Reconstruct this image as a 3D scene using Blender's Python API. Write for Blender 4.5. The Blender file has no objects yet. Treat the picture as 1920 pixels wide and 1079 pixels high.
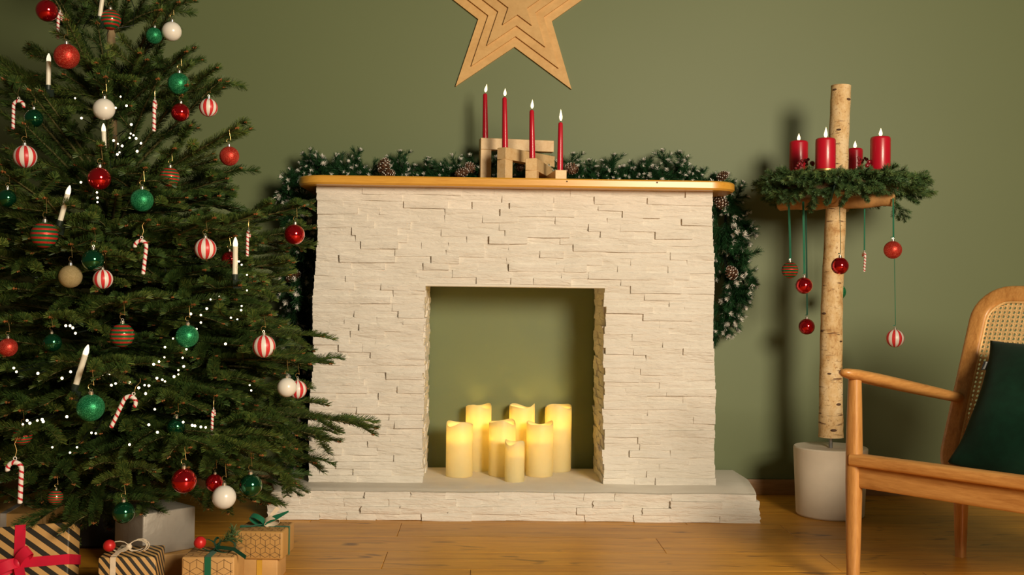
import bpy, bmesh, math, random
import numpy as np
from mathutils import Vector, Matrix, Euler

scene = bpy.context.scene
COL = scene.collection
PI = math.pi
rng = random.Random(7)
nrng = np.random.default_rng(11)

# ------------------------------------------------------------------ camera
CAM_Z = 0.742
F_PX = 2000.0
cam_d = bpy.data.cameras.new('camera')
cam_d.sensor_width = 36.0
cam_d.lens = F_PX / 1920.0 * 36.0
cam = bpy.data.objects.new('camera', cam_d)
COL.objects.link(cam)
CAM_R = (Matrix.Rotation(-math.atan(50 / F_PX), 3, 'Z') @
         Matrix.Rotation(PI / 2 + math.atan(22.5 / F_PX), 3, 'X') @
         Matrix.Rotation(0.0124, 3, 'Z'))
cam.matrix_world = Matrix.Translation((0, 0, CAM_Z)) @ CAM_R.to_4x4()
scene.camera = cam

# ------------------------------------------------------------------ world, lights, exposure
world = bpy.data.worlds.new('world')
scene.world = world
world.use_nodes = True
world.node_tree.nodes['Background'].inputs[0].default_value = (1.0, 0.97, 0.62, 1)
world.node_tree.nodes['Background'].inputs[1].default_value = 0.045


def area_light(name, loc, target, size, power, color, size_y=None):
    d = bpy.data.lights.new(name, 'AREA')
    d.energy = power
    d.color = color
    d.shape = 'RECTANGLE' if size_y else 'DISK'
    d.size = size
    if size_y:
        d.size_y = size_y
    o = bpy.data.objects.new(name, d)
    COL.objects.link(o)
    o.location = loc
    o.rotation_euler = (Vector(target) - Vector(loc)).to_track_quat('-Z', 'Y').to_euler()
    return o


# the soft lamp behind the camera whose shadows fall towards the tree and which the glass baubles mirror
key = area_light('softbox_right_offscreen', (1.84, -0.7, 1.70), (-0.4, 4.0, 1.15), 1.25, 128, (1.0, 0.86, 0.64))
key.data.spread = math.radians(150)

vs = scene.view_settings
vs.view_transform = 'Standard'
vs.look = 'None'
vs.exposure = 0.22
vs.gamma = 1.0
vs.use_curve_mapping = False


# ------------------------------------------------------------------ helpers
def P(u, v, Y):
    """world point on the plane y = Y seen at photo pixel (u, v)"""
    d = CAM_R @ Vector(((u - 960.0) / F_PX, -(v - 539.5) / F_PX, -1.0))
    t = Y / d.y
    return Vector((d.x * t, Y, CAM_Z + d.z * t))


def tag(o, label, cat, group=None, kind=None):
    if label:
        o['label'] = label
    if cat:
        o['category'] = cat
    if group:
        o['group'] = group
    if kind:
        o['kind'] = kind
    return o


def thing(name, label, cat, loc=(0, 0, 0), rz=0.0, group=None):
    o = bpy.data.objects.new(name, None)
    o.empty_display_size = 0.05
    COL.objects.link(o)
    o.location = loc
    o.rotation_euler = (0, 0, rz)
    return tag(o, label, cat, group)


def copy_tree(o, parent=None):
    c = o.copy()
    COL.objects.link(c)
    c.parent = parent
    for ch in o.children:
        copy_tree(ch, c)
    return c


class MB:
    def __init__(self):
        self.v = []
        self.f = []
        self.m = []

    def raw(self, verts, faces, mat=0):
        n = len(self.v)
        self.v += [tuple(p) for p in verts]
        self.f += [tuple(i + n for i in fc) for fc in faces]
        self.m += [mat] * len(faces)

    def box(self, c, s, R=None, mat=0):
        hx, hy, hz = s[0] / 2, s[1] / 2, s[2] / 2
        vs_ = [Vector((x, y, z)) for x in (-hx, hx) for y in (-hy, hy) for z in (-hz, hz)]
        if R is not None:
            vs_ = [R @ p for p in vs_]
        c = Vector(c)
        self.raw([c + p for p in vs_], [(0, 1, 3, 2), (4, 6, 7, 5), (0, 4, 5, 1), (2, 3, 7, 6), (0, 2, 6, 4), (1, 5, 7, 3)], mat)

    def tube(self, pts, r, n=8, mat=0, cap=True, matf=None, closed=False, twist=0.0):
        pts = [Vector(p) for p in pts]
        k = len(pts)
        rr = r if isinstance(r, (list, tuple)) else [r] * k
        base = len(self.v)
        up = None
        for i in range(k):
            if closed:
                t = pts[(i + 1) % k] - pts[i - 1]
            else:
                t = pts[min(i + 1, k - 1)] - pts[max(i - 1, 0)]
            t.normalize()
            if up is None:
                up = Vector((0, 0, 1)) if abs(t.z) < 0.9 else Vector((1, 0, 0))
            s = t.cross(up)
            s.normalize()
            up = s.cross(t)
            up.normalize()
            for j in range(n):
                a = 2 * PI * j / n + twist * i
                self.v.append(tuple(pts[i] + (s * math.cos(a) + up * math.sin(a)) * rr[i]))
        for i in range(k if closed else k - 1):
            i2 = (i + 1) % k
            for j in range(n):
                j2 = (j + 1) % n
                self.f.append((base + i * n + j, base + i * n + j2, base + i2 * n + j2, base + i2 * n + j))
                self.m.append(matf(i, j) if matf else mat)
        if cap and not closed:
            self.f.append(tuple(base + j for j in reversed(range(n))))
            self.m.append(matf(0, 0) if matf else mat)
            self.f.append(tuple(base + (k - 1) * n + j for j in range(n)))
            self.m.append(matf(k - 2, 0) if matf else mat)

    def loft(self, pts, sizes, up, n=14, e=2.6, mat=0, closed=False):
        """rounded-rectangle section (w across, h along up) swept along pts"""
        pts = [Vector(p) for p in pts]
        k = len(pts)
        up = Vector(up)
        base = len(self.v)
        for i in range(k):
            if closed:
                t = pts[(i + 1) % k] - pts[i - 1]
            else:
                t = pts[min(i + 1, k - 1)] - pts[max(i - 1, 0)]
            t.normalize()
            s = t.cross(up)
            s.normalize()
            w = s.cross(t)
            a_, b_ = sizes[i] if isinstance(sizes, list) else sizes
            for j in range(n):
                a = 2 * PI * j / n + PI / n
                c, d = math.cos(a), math.sin(a)
                x = math.copysign(abs(c) ** (2 / e), c) * a_ / 2
                y = math.copysign(abs(d) ** (2 / e), d) * b_ / 2
                self.v.append(tuple(pts[i] + s * x + w * y))
        for i in range(k if closed else k - 1):
            i2 = (i + 1) % k
            for j in range(n):
                j2 = (j + 1) % n
                self.f.append((base + i * n + j, base + i * n + j2, base + i2 * n + j2, base + i2 * n + j))
                self.m.append(mat)
        if not closed:
            self.f.append(tuple(base + j for j in reversed(range(n))))
            self.m.append(mat)
            self.f.append(tuple(base + (k - 1) * n + j for j in range(n)))
            self.m.append(mat)

    def lathe(self, prof, n=24, c=(0, 0, 0), mat=0, R=None, matf=None):
        """prof: list of (radius, z)"""
        c = Vector(c)
        base = len(self.v)
        idx = []
        for (r, z) in prof:
            if r < 1e-6:
                p = Vector((0, 0, z))
                self.v.append(tuple(c + (R @ p if R is not None else p)))
                idx.append([len(self.v) - 1])
            else:
                row = []
                for j in range(n):
                    a = 2 * PI * j / n
                    p = Vector((r * math.cos(a), r * math.sin(a), z))
                    self.v.append(tuple(c + (R @ p if R is not None else p)))
                    row.append(len(self.v) - 1)
                idx.append(row)
        for i in range(len(prof) - 1):
            a, b = idx[i], idx[i + 1]
            mm = matf(i) if matf else mat
            for j in range(n):
                j2 = (j + 1) % n
                if len(a) == 1 and len(b) == 1:
                    continue
                if len(a) == 1:
                    self.f.append((a[0], b[j2], b[j]))
                elif len(b) == 1:
                    self.f.append((a[j], a[j2], b[0]))
                else:
                    self.f.append((a[j], a[j2], b[j2], b[j]))
                self.m.append(mm)

    def sphere(self, c, r, n=14, m=9, mat=0, sc=(1, 1, 1)):
        prof = [(r * math.sin(PI * i / m), -r * math.cos(PI * i / m)) for i in range(m + 1)]
        prof[0] = (0, -r)
        prof[-1] = (0, r)
        S = Matrix.Diagonal(sc)
        self.lathe(prof, n, c, mat, S)

    def strip(self, pts, wdir, width, th=0.0012, mat=0):
        """a ribbon of real thickness; wdir a vector or a list of vectors"""
        k = len(pts)
        pts = [Vector(p) for p in pts]
        base = len(self.v)
        for i in range(k):
            t = (pts[min(i + 1, k - 1)] - pts[max(i - 1, 0)]).normalized()
            w = Vector(wdir[i] if isinstance(wdir, list) else wdir).normalized()
            nn = t.cross(w)
            if nn.length < 1e-5:
                nn = Vector((0, 0, 1))
            nn.normalize()
            wd = width[i] if isinstance(width, list) else width
            for a, b in ((-1, -1), (1, -1), (1, 1), (-1, 1)):
                self.v.append(tuple(pts[i] + w * (a * wd / 2) + nn * (b * th / 2)))
        for i in range(k - 1):
            for j in range(4):
                j2 = (j + 1) % 4
                self.f.append((base + i * 4 + j, base + i * 4 + j2, base + i * 4 + 4 + j2, base + i * 4 + 4 + j))
                self.m.append(mat)
        self.f.append((base, base + 3, base + 2, base + 1)); self.m.append(mat)
        e = base + (k - 1) * 4
        self.f.append((e, e + 1, e + 2, e + 3)); self.m.append(mat)

    def build(self, name, mats, parent=None, off=None, bevel=0.0, seg=2, smooth=True, sharp=40, recalc=True, kind=None, label=None):
        me = bpy.data.meshes.new(name)
        vv = self.v
        if off is not None:
            ox, oy, oz = off
            vv = [(a - ox, b - oy, c - oz) for a, b, c in vv]
        me.from_pydata(vv, [], self.f)
        if not isinstance(mats, (list, tuple)):
            mats = [mats]
        for m in mats:
            me.materials.append(m)
        me.polygons.foreach_set('material_index', self.m)
        if recalc or bevel:
            bm = bmesh.new()
            bm.from_mesh(me)
            if recalc:
                bmesh.ops.recalc_face_normals(bm, faces=bm.faces)
            if bevel:
                es = [e for e in bm.edges if len(e.link_faces) == 2 and e.calc_face_angle(0) > 0.6]
                bmesh.ops.bevel(bm, geom=es, offset=bevel, segments=seg, affect='EDGES', profile=0.5, clamp_overlap=True)
            bm.to_mesh(me)
            bm.free()
        if smooth:
            me.polygons.foreach_set('use_smooth', [True] * len(me.polygons))
            me.set_sharp_from_angle(angle=math.radians(sharp))
        o = bpy.data.objects.new(name, me)
        COL.objects.link(o)
        o.parent = parent
        if kind:
            o['kind'] = kind
        if label:
            o['label'] = label
        return o


# ------------------------------------------------------------------ materials
class NT:
    def __init__(self, name):
        self.mat = bpy.data.materials.new(name)
        self.mat.use_nodes = True
        self.t = self.mat.node_tree
        self.b = self.t.nodes['Principled BSDF']
        self.out = self.t.nodes['Material Output']

    def n(self, typ, **kw):
        nd = self.t.nodes.new(typ)
        for k, v in kw.items():
            setattr(nd, k, v)
        return nd

    def l(self, a, b):
        self.t.links.new(a, b)

    def coord(self, stretch=(1, 1, 1), rnd=False, kind='Object'):
        tc = self.n('ShaderNodeTexCoord')
        mp = self.n('ShaderNodeMapping')
        mp.inputs['Scale'].default_value = stretch
        self.l(tc.outputs[kind], mp.inputs['Vector'])
        if rnd:
            oi = self.n('ShaderNodeObjectInfo')
            mu = self.n('ShaderNodeMath', operation='MULTIPLY')
            mu.inputs[1].default_value = 37.0
            self.l(oi.outputs['Random'], mu.inputs[0])
            cb = self.n('ShaderNodeCombineXYZ')
            for i in range(3):
                self.l(mu.outputs[0], cb.inputs[i])
            self.l(cb.outputs[0], mp.inputs['Location'])
        return mp.outputs[0]

    def noise(self, vec, scale, detail=4, rough=0.55, dist=0.0):
        nz = self.n('ShaderNodeTexNoise')
        nz.inputs['Scale'].default_value = scale
        nz.inputs['Detail'].default_value = detail
        nz.inputs['Roughness'].default_value = rough
        nz.inputs['Distortion'].default_value = dist
        self.l(vec, nz.inputs['Vector'])
        return nz.outputs['Fac']

    def ramp(self, fac, stops, interp='LINEAR'):
        r = self.n('ShaderNodeValToRGB')
        r.color_ramp.interpolation = interp
        el = r.color_ramp.elements
        while len(el) < len(stops):
            el.new(0.5)
        for e, (p, c) in zip(el, stops):
            e.position = p
            e.color = (c[0], c[1], c[2], 1)
        self.l(fac, r.inputs[0])
        return r.outputs[0]

    def mix(self, fac, a, b, mode='MIX'):
        m = self.n('ShaderNodeMix', data_type='RGBA', blend_type=mode)
        for s, val in ((0, fac), (6, a), (7, b)):
            if hasattr(val, 'is_linked'):
                self.l(val, m.inputs[s])
            elif s == 0:
                m.inputs[s].default_value = val
            else:
                m.inputs[s].default_value = (val[0], val[1], val[2], 1)
        return m.outputs[2]

    def bump(self, h, strength=0.3, dist=0.002):
        bp = self.n('ShaderNodeBump')
        bp.inputs['Strength'].default_value = strength
        bp.inputs['Distance'].default_value = dist
        self.l(h, bp.inputs['Height'])
        self.l(bp.outputs[0], self.b.inputs['Normal'])

    def set(self, **kw):
        for k, v in kw.items():
            i = self.b.inputs[k.replace('_', ' ')]
            if hasattr(v, 'is_linked'):
                self.l(v, i)
            elif isinstance(v, (tuple, list)) and len(v) == 3:
                i.default_value = (*v, 1)
            else:
                i.default_value = v


def sc(c, k):
    return tuple(min(1, x * k) for x in c)


def plain(name, col, rough=0.5, metal=0.0, var=0.12, scale=25, bump=0.0, bscale=150, bdist=0.001, coat=0.0, spec=0.5, rnd=True, sheen=0.0, stretch=(1, 1, 1)):
    n = NT(name)
    co = n.coord(stretch, rnd)
    nz = n.noise(co, scale)
    n.set(Base_Color=n.ramp(nz, [(0.3, sc(col, 1 - var)), (0.7, sc(col, 1 + var))]), Roughness=rough, Metallic=metal, Coat_Weight=coat)
    n.b.inputs['Specular IOR Level'].default_value = spec
    n.b.inputs['Sheen Weight'].default_value = sheen
    if bump:
        n.bump(n.noise(co, bscale, 3), bump, bdist)
    return n.mat


def wood(name, c1, c2, c3, stretch, scale=6, rough=0.45, bump=0.15, knots=False, coat=0.0, rotz=None):
    n = NT(name)
    co = n.coord(stretch, True)
    if rotz is not None:
        mp = co.node
        mp.vector_type = 'TEXTURE'
        mp.inputs['Rotation'].default_value = (0, 0, rotz)
        mp.inputs['Scale'].default_value = tuple(1 / q for q in stretch)
    a = n.noise(co, scale, 6, 0.6, 0.6)
    b = n.noise(co, scale * 5, 4, 0.7, 0.2)
    col = n.ramp(a, [(0.28, c3), (0.5, c1), (0.72, c2)])
    col = n.mix(0.35, col, n.ramp(b, [(0.35, c3), (0.65, c2)]))
    oi = n.n('ShaderNodeObjectInfo')
    col = n.mix(1.0, col, n.ramp(oi.outputs['Random'], [(0, (0.88, 0.88, 0.88)), (1, (1.06, 1.04, 1.02))]), 'MULTIPLY')
    if knots:
        k = n.noise(n.coord((stretch[0] * 4, stretch[1] * 1.2, stretch[2] * 1.2), True), scale * 0.5, 2, 0.4, 1.2)
        col = n.mix(n.ramp(k, [(0.64, (0, 0, 0)), (0.75, (1, 1, 1))]), col, sc(c3, 0.5))
    n.set(Base_Color=col, Roughness=rough, Coat_Weight=coat)
    n.b.inputs['Coat Roughness'].default_value = 0.35
    n.bump(b, bump, 0.001)
    return n.mat


def emit(name, col, strength, col2=None):
    n = NT(name)
    co = n.coord()
    c = n.ramp(n.noise(co, 40), [(0.3, col), (0.7, col2 or col)])
    n.set(Base_Color=col, Emission_Color=c, Emission_Strength=strength)
    return n.mat


M = {}
# wall
n = NT('sage_wall_paint')
co = n.coord()
n.set(Base_Color=n.ramp(n.noise(co, 1.5, 3), [(0.3, (0.140, 0.172, 0.074)), (0.7, (0.146, 0.179, 0.078))]), Roughness=0.55)
n.bump(n.noise(co, 420, 2), 0.12, 0.0006)
M['wall'] = n.mat
M['floor'] = wood('oak_floor_boards', (0.68, 0.31, 0.028), (0.80, 0.39, 0.046), (0.44, 0.17, 0.013), (1.0, 12, 12), 2.6, 0.42, 0.12, True)
M['baseboard'] = wood('oak_baseboard', (0.34, 0.18, 0.07), (0.42, 0.23, 0.09), (0.22, 0.11, 0.04), (1.0, 14, 14), 3, 0.45)
# plaster stone
n = NT('cream_plaster_stone')
co = n.coord((1, 1, 6))
fine = n.noise(n.coord((0.8, 0.8, 3.5)), 32, 4, 0.55, 0.6)
big = n.noise(co, 9, 4, 0.55, 1.0)
mx = n.n('ShaderNodeMath', operation='ADD')
n.l(fine, mx.inputs[0]); n.l(big, mx.inputs[1])
n.set(Base_Color=n.ramp(n.noise(n.coord(), 9, 3), [(0.3, (0.76, 0.705, 0.625)), (0.7, (0.82, 0.765, 0.69))]), Roughness=0.85)
n.bump(mx.outputs[0], 0.65, 0.009)
M['stone'] = n.mat
n = NT('cream_plaster_smooth')
co = n.coord()
n.set(Base_Color=n.ramp(n.noise(co, 12, 4), [(0.3, (0.75, 0.69, 0.60)), (0.7, (0.81, 0.755, 0.67))]), Roughness=0.8)
n.bump(n.noise(co, 60, 5), 0.25, 0.003)
M['plaster'] = n.mat
M['mantel'] = wood('varnished_pine_shelf', (0.72, 0.36, 0.045), (0.80, 0.43, 0.07), (0.58, 0.26, 0.028), (0.8, 9, 9), 4, 0.32, 0.05, False, 0.3)
M['star'] = wood('birch_plywood', (0.66, 0.395, 0.14), (0.74, 0.465, 0.18), (0.55, 0.31, 0.095), (2, 6, 2.5), 4, 0.55, 0.08)
M['pine'] = wood('pale_pine_block', (0.80, 0.55, 0.28), (0.87, 0.64, 0.36), (0.68, 0.41, 0.17), (3, 3, 3), 9, 0.5, 0.05)
TEAK = ((0.54, 0.255, 0.07), (0.66, 0.335, 0.105), (0.33, 0.125, 0.028))
M['chairwood'] = wood('teak_chair_post_wood', *TEAK, (16, 16, 1.6), 3.2, 0.38, 0.06, False, 0.15)
M['chairwood_x'] = wood('teak_chair_rail_wood', *TEAK, (1.4, 14, 14), 3.2, 0.38, 0.06, False, 0.15, rotz=-0.866)
M['chairwood_b'] = wood('teak_chair_arm_wood', *TEAK, (1.4, 14, 14), 3.2, 0.38, 0.06, False, 0.15, rotz=0.705)
M['cane'] = plain('woven_cane', (0.72, 0.46, 0.20), 0.55, var=0.22, scale=160, bump=0.6, bscale=330, bdist=0.0012)
M['canecord'] = plain('cane_edge_cord', (0.75, 0.48, 0.2), 0.5, var=0.15, scale=120, bump=0.4, bscale=400)
M['cushion'] = plain('dark_green_velvet', (0.003, 0.024, 0.012), 0.85, var=0.2, scale=35, bump=0.25, bscale=900, bdist=0.0006, spec=0.15, sheen=0.03)
M['seatweb'] = plain('cream_seat_webbing', (0.52, 0.36, 0.2), 0.8, var=0.15, scale=90, bump=0.3, bscale=300)
M['blacktag'] = plain('black_woven_tag', (0.02, 0.02, 0.025), 0.7)
M['whitethread'] = plain('white_thread', (0.6, 0.6, 0.58), 0.7)
# birch bark
n = NT('birch_bark')
co = n.coord((1, 1, 1))
base = n.ramp(n.noise(n.coord((1, 1, 0.6)), 22, 6, 0.75), [(0.34, (0.46, 0.24, 0.08)), (0.47, (0.70, 0.47, 0.22)), (0.62, (0.80, 0.60, 0.35))])
len_ = n.noise(n.coord((1, 1, 7)), 16, 3, 0.5, 0.3)
base = n.mix(n.ramp(len_, [(0.63, (0, 0, 0)), (0.70, (1, 1, 1))]), base, (0.16, 0.075, 0.03))
fl = n.noise(co, 120, 3, 0.6)
base = n.mix(n.ramp(fl, [(0.58, (0, 0, 0)), (0.68, (0.75, 0.75, 0.75))]), base, (0.34, 0.16, 0.05))
n.set(Base_Color=base, Roughness=0.75)
n.bump(n.noise(n.coord((1, 1, 3)), 40, 5), 0.5, 0.004)
M['birch'] = n.mat
M['brownlog'] = plain('brown_birch_log', (0.46, 0.24, 0.08), 0.7, var=0.3, scale=22, bump=0.5, bscale=40, bdist=0.004)
M['cutwood'] = wood('cut_birch_end', (0.72, 0.44, 0.18), (0.80, 0.52, 0.24), (0.5, 0.26, 0.08), (4, 4, 4), 8, 0.7)
M['knot'] = plain('dark_bark_knot', (0.10, 0.05, 0.025), 0.85, var=0.4, scale=60, bump=0.6, bscale=90, bdist=0.003)
M['concrete'] = plain('pale_concrete', (0.80, 0.70, 0.57), 0.8, var=0.06, scale=8, bump=0.2, bscale=60, bdist=0.002)
M['steel'] = plain('steel_rod', (0.35, 0.36, 0.37), 0.35, 0.9)
# foliage
def needle_mat(name, dark, mid, light, tipmix=None):
    n = NT(name)
    at = n.n('ShaderNodeAttribute', attribute_name='tint')
    col = n.ramp(at.outputs['Fac'], [(0.0, dark), (0.5, mid), (1.0, light)])
    nz = n.noise(n.coord(kind='Object'), 7, 3)
    col = n.mix(1.0, col, n.ramp(nz, [(0.3, (0.75, 0.75, 0.75)), (0.7, (1.15, 1.15, 1.1))]), 'MULTIPLY')
    n.set(Base_Color=col, Roughness=0.5)
    n.b.inputs['Specular IOR Level'].default_value = 0.35
    return n.mat


M['needle'] = needle_mat('fir_needles', (0.009, 0.034, 0.010), (0.052, 0.100, 0.020), (0.27, 0.295, 0.055))
M['garland_needle'] = needle_mat('garland_needles', (0.008, 0.045, 0.014), (0.020, 0.082, 0.026), (0.05, 0.13, 0.04))
M['wreath_needle'] = needle_mat('wreath_needles', (0.016, 0.050, 0.018), (0.060, 0.125, 0.040), (0.22, 0.27, 0.08))
M['snow'] = plain('flocked_snow', (0.80, 0.76, 0.70), 0.9, var=0.1, scale=80)
M['bark'] = plain('fir_bark', (0.17, 0.095, 0.045), 0.85, var=0.35, scale=40, bump=0.6, bscale=90, bdist=0.003)
M['trunkbark'] = plain('pale_fir_trunk', (0.42, 0.29, 0.15), 0.85, var=0.35, scale=30, bump=0.6, bscale=70, bdist=0.004, stretch=(1, 1, 0.5))
M['twig'] = plain('fir_twig', (0.13, 0.115, 0.035), 0.8, var=0.25, scale=60)
M['bud'] = plain('orange_brown_buds', (0.30, 0.105, 0.028), 0.6, var=0.35, scale=150)
M['cone'] = plain('pine_cone_scale', (0.11, 0.045, 0.018), 0.7, var=0.3, scale=80)
M['stand'] = plain('black_tree_stand', (0.012, 0.013, 0.012), 0.6)
M['wire'] = plain('dark_green_wire', (0.008, 0.016, 0.010), 0.5)
# ornaments
M['gold'] = plain('gold_wire', (0.75, 0.52, 0.2), 0.3, 0.9)
M['silvercap'] = plain('silver_cap', (0.75, 0.70, 0.62), 0.25, 0.9)
M['goldplate'] = plain('brushed_gold_plate', (0.72, 0.48, 0.16), 0.32, 0.95)


def shiny(name, col, metal=0.85, rough=0.10):
    m = plain(name, col, rough, metal, var=0.06, scale=6, coat=0.8)
    m.node_tree.nodes['Principled BSDF'].inputs['Coat Roughness'].default_value = 0.04
    return m


M['red_shiny'] = shiny('glossy_red_glass', (0.66, 0.006, 0.016))
M['green_shiny'] = shiny('glossy_green_glass', (0.008, 0.135, 0.055))
M['pearl'] = plain('pearl_white', (0.80, 0.755, 0.68), 0.28, 0.0, var=0.03, scale=5, coat=0.5)
M['matte_red'] = plain('matte_red_ball', (0.62, 0.02, 0.02), 0.35, 0.2, var=0.05)


def glitter(name, col, hi):
    n = NT(name)
    vo = n.n('ShaderNodeTexVoronoi')
    vo.inputs['Scale'].default_value = 900
    n.l(n.coord(), vo.inputs['Vector'])
    sp = n.n('ShaderNodeSeparateColor')
    n.l(vo.outputs['Color'], sp.inputs[0])
    n.set(Base_Color=n.ramp(sp.outputs[0], [(0.0, sc(col, 0.6)), (0.75, col), (0.95, hi)]), Roughness=0.42, Metallic=0.6)
    n.bump(sp.outputs[1], 0.9, 0.0010)
    return n.mat


M['red_glitter'] = glitter('red_glitter', (0.74, 0.03, 0.02), (1.0, 0.30, 0.18))
M['green_glitter'] = glitter('green_glitter', (0.008, 0.24, 0.085), (0.14, 0.80, 0.38))


def stripes_h(name):
    n = NT(name)
    tc = n.n('ShaderNodeTexCoord')
    sx = n.n('ShaderNodeSeparateXYZ')
    n.l(tc.outputs['Object'], sx.inputs[0])
    a = n.n('ShaderNodeMath', operation='MULTIPLY'); a.inputs[1].default_value = 2 * PI / 0.0125
    n.l(sx.outputs['Z'], a.inputs[0])
    s = n.n('ShaderNodeMath', operation='SINE'); n.l(a.outputs[0], s.inputs[0])
    fac = n.ramp(s.outputs[0], [(0.12, (0, 0, 0)), (0.2, (1, 1, 1))])
    nz = n.noise(n.coord(), 700, 1)
    red = n.ramp(nz, [(0.3, (0.42, 0.015, 0.012)), (0.7, (0.80, 0.05, 0.03))])
    green = n.ramp(n.noise(n.coord(), 10), [(0.3, (0.02, 0.15, 0.05)), (0.7, (0.025, 0.19, 0.06))])
    n.set(Base_Color=n.mix(fac, green, red), Roughness=n.ramp(fac, [(0, (0.12,) * 3), (1, (0.5,) * 3)]), Metallic=0.45)
    n.bump(fac, 0.6, 0.001)
    return n.mat


def stripes_v(name, k=8):
    n = NT(name)
    tc = n.n('ShaderNodeTexCoord')
    sx = n.n('ShaderNodeSeparateXYZ')
    n.l(tc.outputs['Object'], sx.inputs[0])
    at = n.n('ShaderNodeMath', operation='ARCTAN2')
    n.l(sx.outputs['Y'], at.inputs[0]); n.l(sx.outputs['X'], at.inputs[1])
    a = n.n('ShaderNodeMath', operation='MULTIPLY'); a.inputs[1].default_value = float(k)
    n.l(at.outputs[0], a.inputs[0])
    s = n.n('ShaderNodeMath', operation='SINE'); n.l(a.outputs[0], s.inputs[0])
    fac = n.ramp(s.outputs[0], [(0.02, (0, 0, 0)), (0.1, (1, 1, 1))])
    nz = n.noise(n.coord(), 600, 1)
    red = n.ramp(nz, [(0.3, (0.48, 0.012, 0.018)), (0.7, (0.80, 0.05, 0.05))])
    n.set(Base_Color=n.mix(fac, (0.82, 0.74, 0.68), red), Roughness=0.38)
    n.bump(fac, 0.5, 0.0008)
    return n.mat


M['stripe_h'] = stripes_h('green_ball_red_rings')
M['stripe_v'] = stripes_v('white_ball_red_stripes')
n = NT('frosted_champagne_glass')
n.set(Base_Color=n.ramp(n.noise(n.coord(), 300, 2), [(0.35, (0.46, 0.35, 0.17)), (0.7, (0.64, 0.51, 0.28))]), Roughness=0.3, Transmission_Weight=0.45, IOR=1.1)
M['champagne'] = n.mat
M['canewhite'] = plain('candy_white', (0.82, 0.74, 0.68), 0.5, var=0.04)
M['canered'] = plain('candy_red', (0.55, 0.02, 0.03), 0.45, var=0.08)
M['tcandle'] = plain('cream_plastic', (0.80, 0.74, 0.60), 0.4, var=0.03)
M['tclip'] = plain('dark_clip', (0.01, 0.02, 0.012), 0.5)
M['tflame'] = emit('tree_candle_bulb', (1.0, 0.86, 0.62), 0.9)
M['fairy'] = emit('fairy_bulb', (1.0, 0.76, 0.42), 5.0, (1.0, 0.83, 0.58))
M['flame'] = emit('candle_flame', (1.0, 0.76, 0.40), 1.9, (1.0, 0.82, 0.48))
M['redwax'] = plain('red_wax', (0.50, 0.006, 0.022), 0.32, var=0.06, scale=10, coat=0.15)
M['wick'] = plain('black_wick', (0.02, 0.015, 0.01), 0.9)
M['led'] = emit('led_lamp', (1.0, 0.70, 0.24), 48.0)
n = NT('ivory_led_wax')
tr = n.n('ShaderNodeBsdfTranslucent')
wx = n.ramp(n.noise(n.coord(), 14, 3), [(0.3, (0.90, 0.80, 0.46)), (0.7, (0.94, 0.85, 0.52))])
n.l(wx, tr.inputs[0])
n.set(Base_Color=wx, Roughness=0.45)
ms = n.n('ShaderNodeMixShader'); ms.inputs[0].default_value = 0.42
n.l(n.b.outputs[0], ms.inputs[1]); n.l(tr.outputs[0], ms.inputs[2]); n.l(ms.outputs[0], n.out.inputs[0])
M['ledwax'] = n.mat
M['green_ribbon'] = plain('green_satin_ribbon', (0.008, 0.125, 0.062), 0.38, var=0.1, scale=30, sheen=0.1)
M['dark_ribbon'] = plain('dark_green_ribbon', (0.006, 0.055, 0.03), 0.4, var=0.15, scale=30)
M['red_ribbon'] = plain('red_satin_ribbon', (0.66, 0.012, 0.045), 0.42, var=0.1, scale=25)
M['cream_ribbon'] = plain('cream_ribbon', (0.72, 0.58, 0.42), 0.55, var=0.1, scale=60, bump=0.3, bscale=400)
M['silver_ribbon'] = plain('pale_silver_ribbon', (0.55, 0.50, 0.45), 0.35, 0.4)
M['yellow_ribbon'] = plain('yellow_ribbon', (0.62, 0.34, 0.04), 0.4)
M['kraft'] = plain('kraft_paper', (0.58, 0.32, 0.11), 0.6, var=0.1, scale=14, bump=0.35, bscale=22, bdist=0.004)
M['kraft_gold'] = plain('golden_kraft_paper', (0.50, 0.27, 0.08), 0.55, var=0.1, scale=14, bump=0.35, bscale=22, bdist=0.004)
M['silver_paper'] = plain('silver_wrapping', (0.38, 0.34, 0.29), 0.42, 0.45, var=0.08, scale=10, bump=0.4, bscale=25, bdist=0.004)
M['ink'] = plain('dark_print', (0.16, 0.09, 0.035), 0.6)
M['redpetal'] = plain('red_velvet_dish', (0.36, 0.006, 0.016), 0.6)
M['berry'] = plain('dark_red_berry', (0.22, 0.008, 0.016), 0.25, coat=0.5)


def striped_paper(name, d, period, rotz=0.0):
    n = NT(name)
    tc = n.n('ShaderNodeTexCoord')
    vm = n.n('ShaderNodeVectorMath', operation='DOT_PRODUCT')
    vm.inputs[1].default_value = d
    n.l(tc.outputs['Object'], vm.inputs[0])
    a = n.n('ShaderNodeMath', operation='MULTIPLY'); a.inputs[1].default_value = 2 * PI / period
    n.l(vm.outputs['Value'], a.inputs[0])
    s = n.n('ShaderNodeMath', operation='SINE'); n.l(a.outputs[0], s.inputs[0])
    fac = n.ramp(s.outputs[0], [(0.02, (0, 0, 0)), (0.14, (1, 1, 1))])
    kr = n.ramp(n.noise(n.coord(), 20), [(0.3, (0.54, 0.30, 0.10)), (0.7, (0.62, 0.36, 0.13))])
    n.set(Base_Color=n.mix(fac, kr, (0.022, 0.018, 0.012)), Roughness=0.55)
    n.bump(n.noise(n.coord(), 25), 0.3, 0.004)
    return n.mat


M['stripe_paper'] = striped_paper('striped_kraft_paper', (0.60, 0.2, 0.80), 0.0255)
M['stripe_paper2'] = striped_paper('narrow_striped_kraft_paper', (0.72, 0.55, 0.55), 0.0145)

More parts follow.
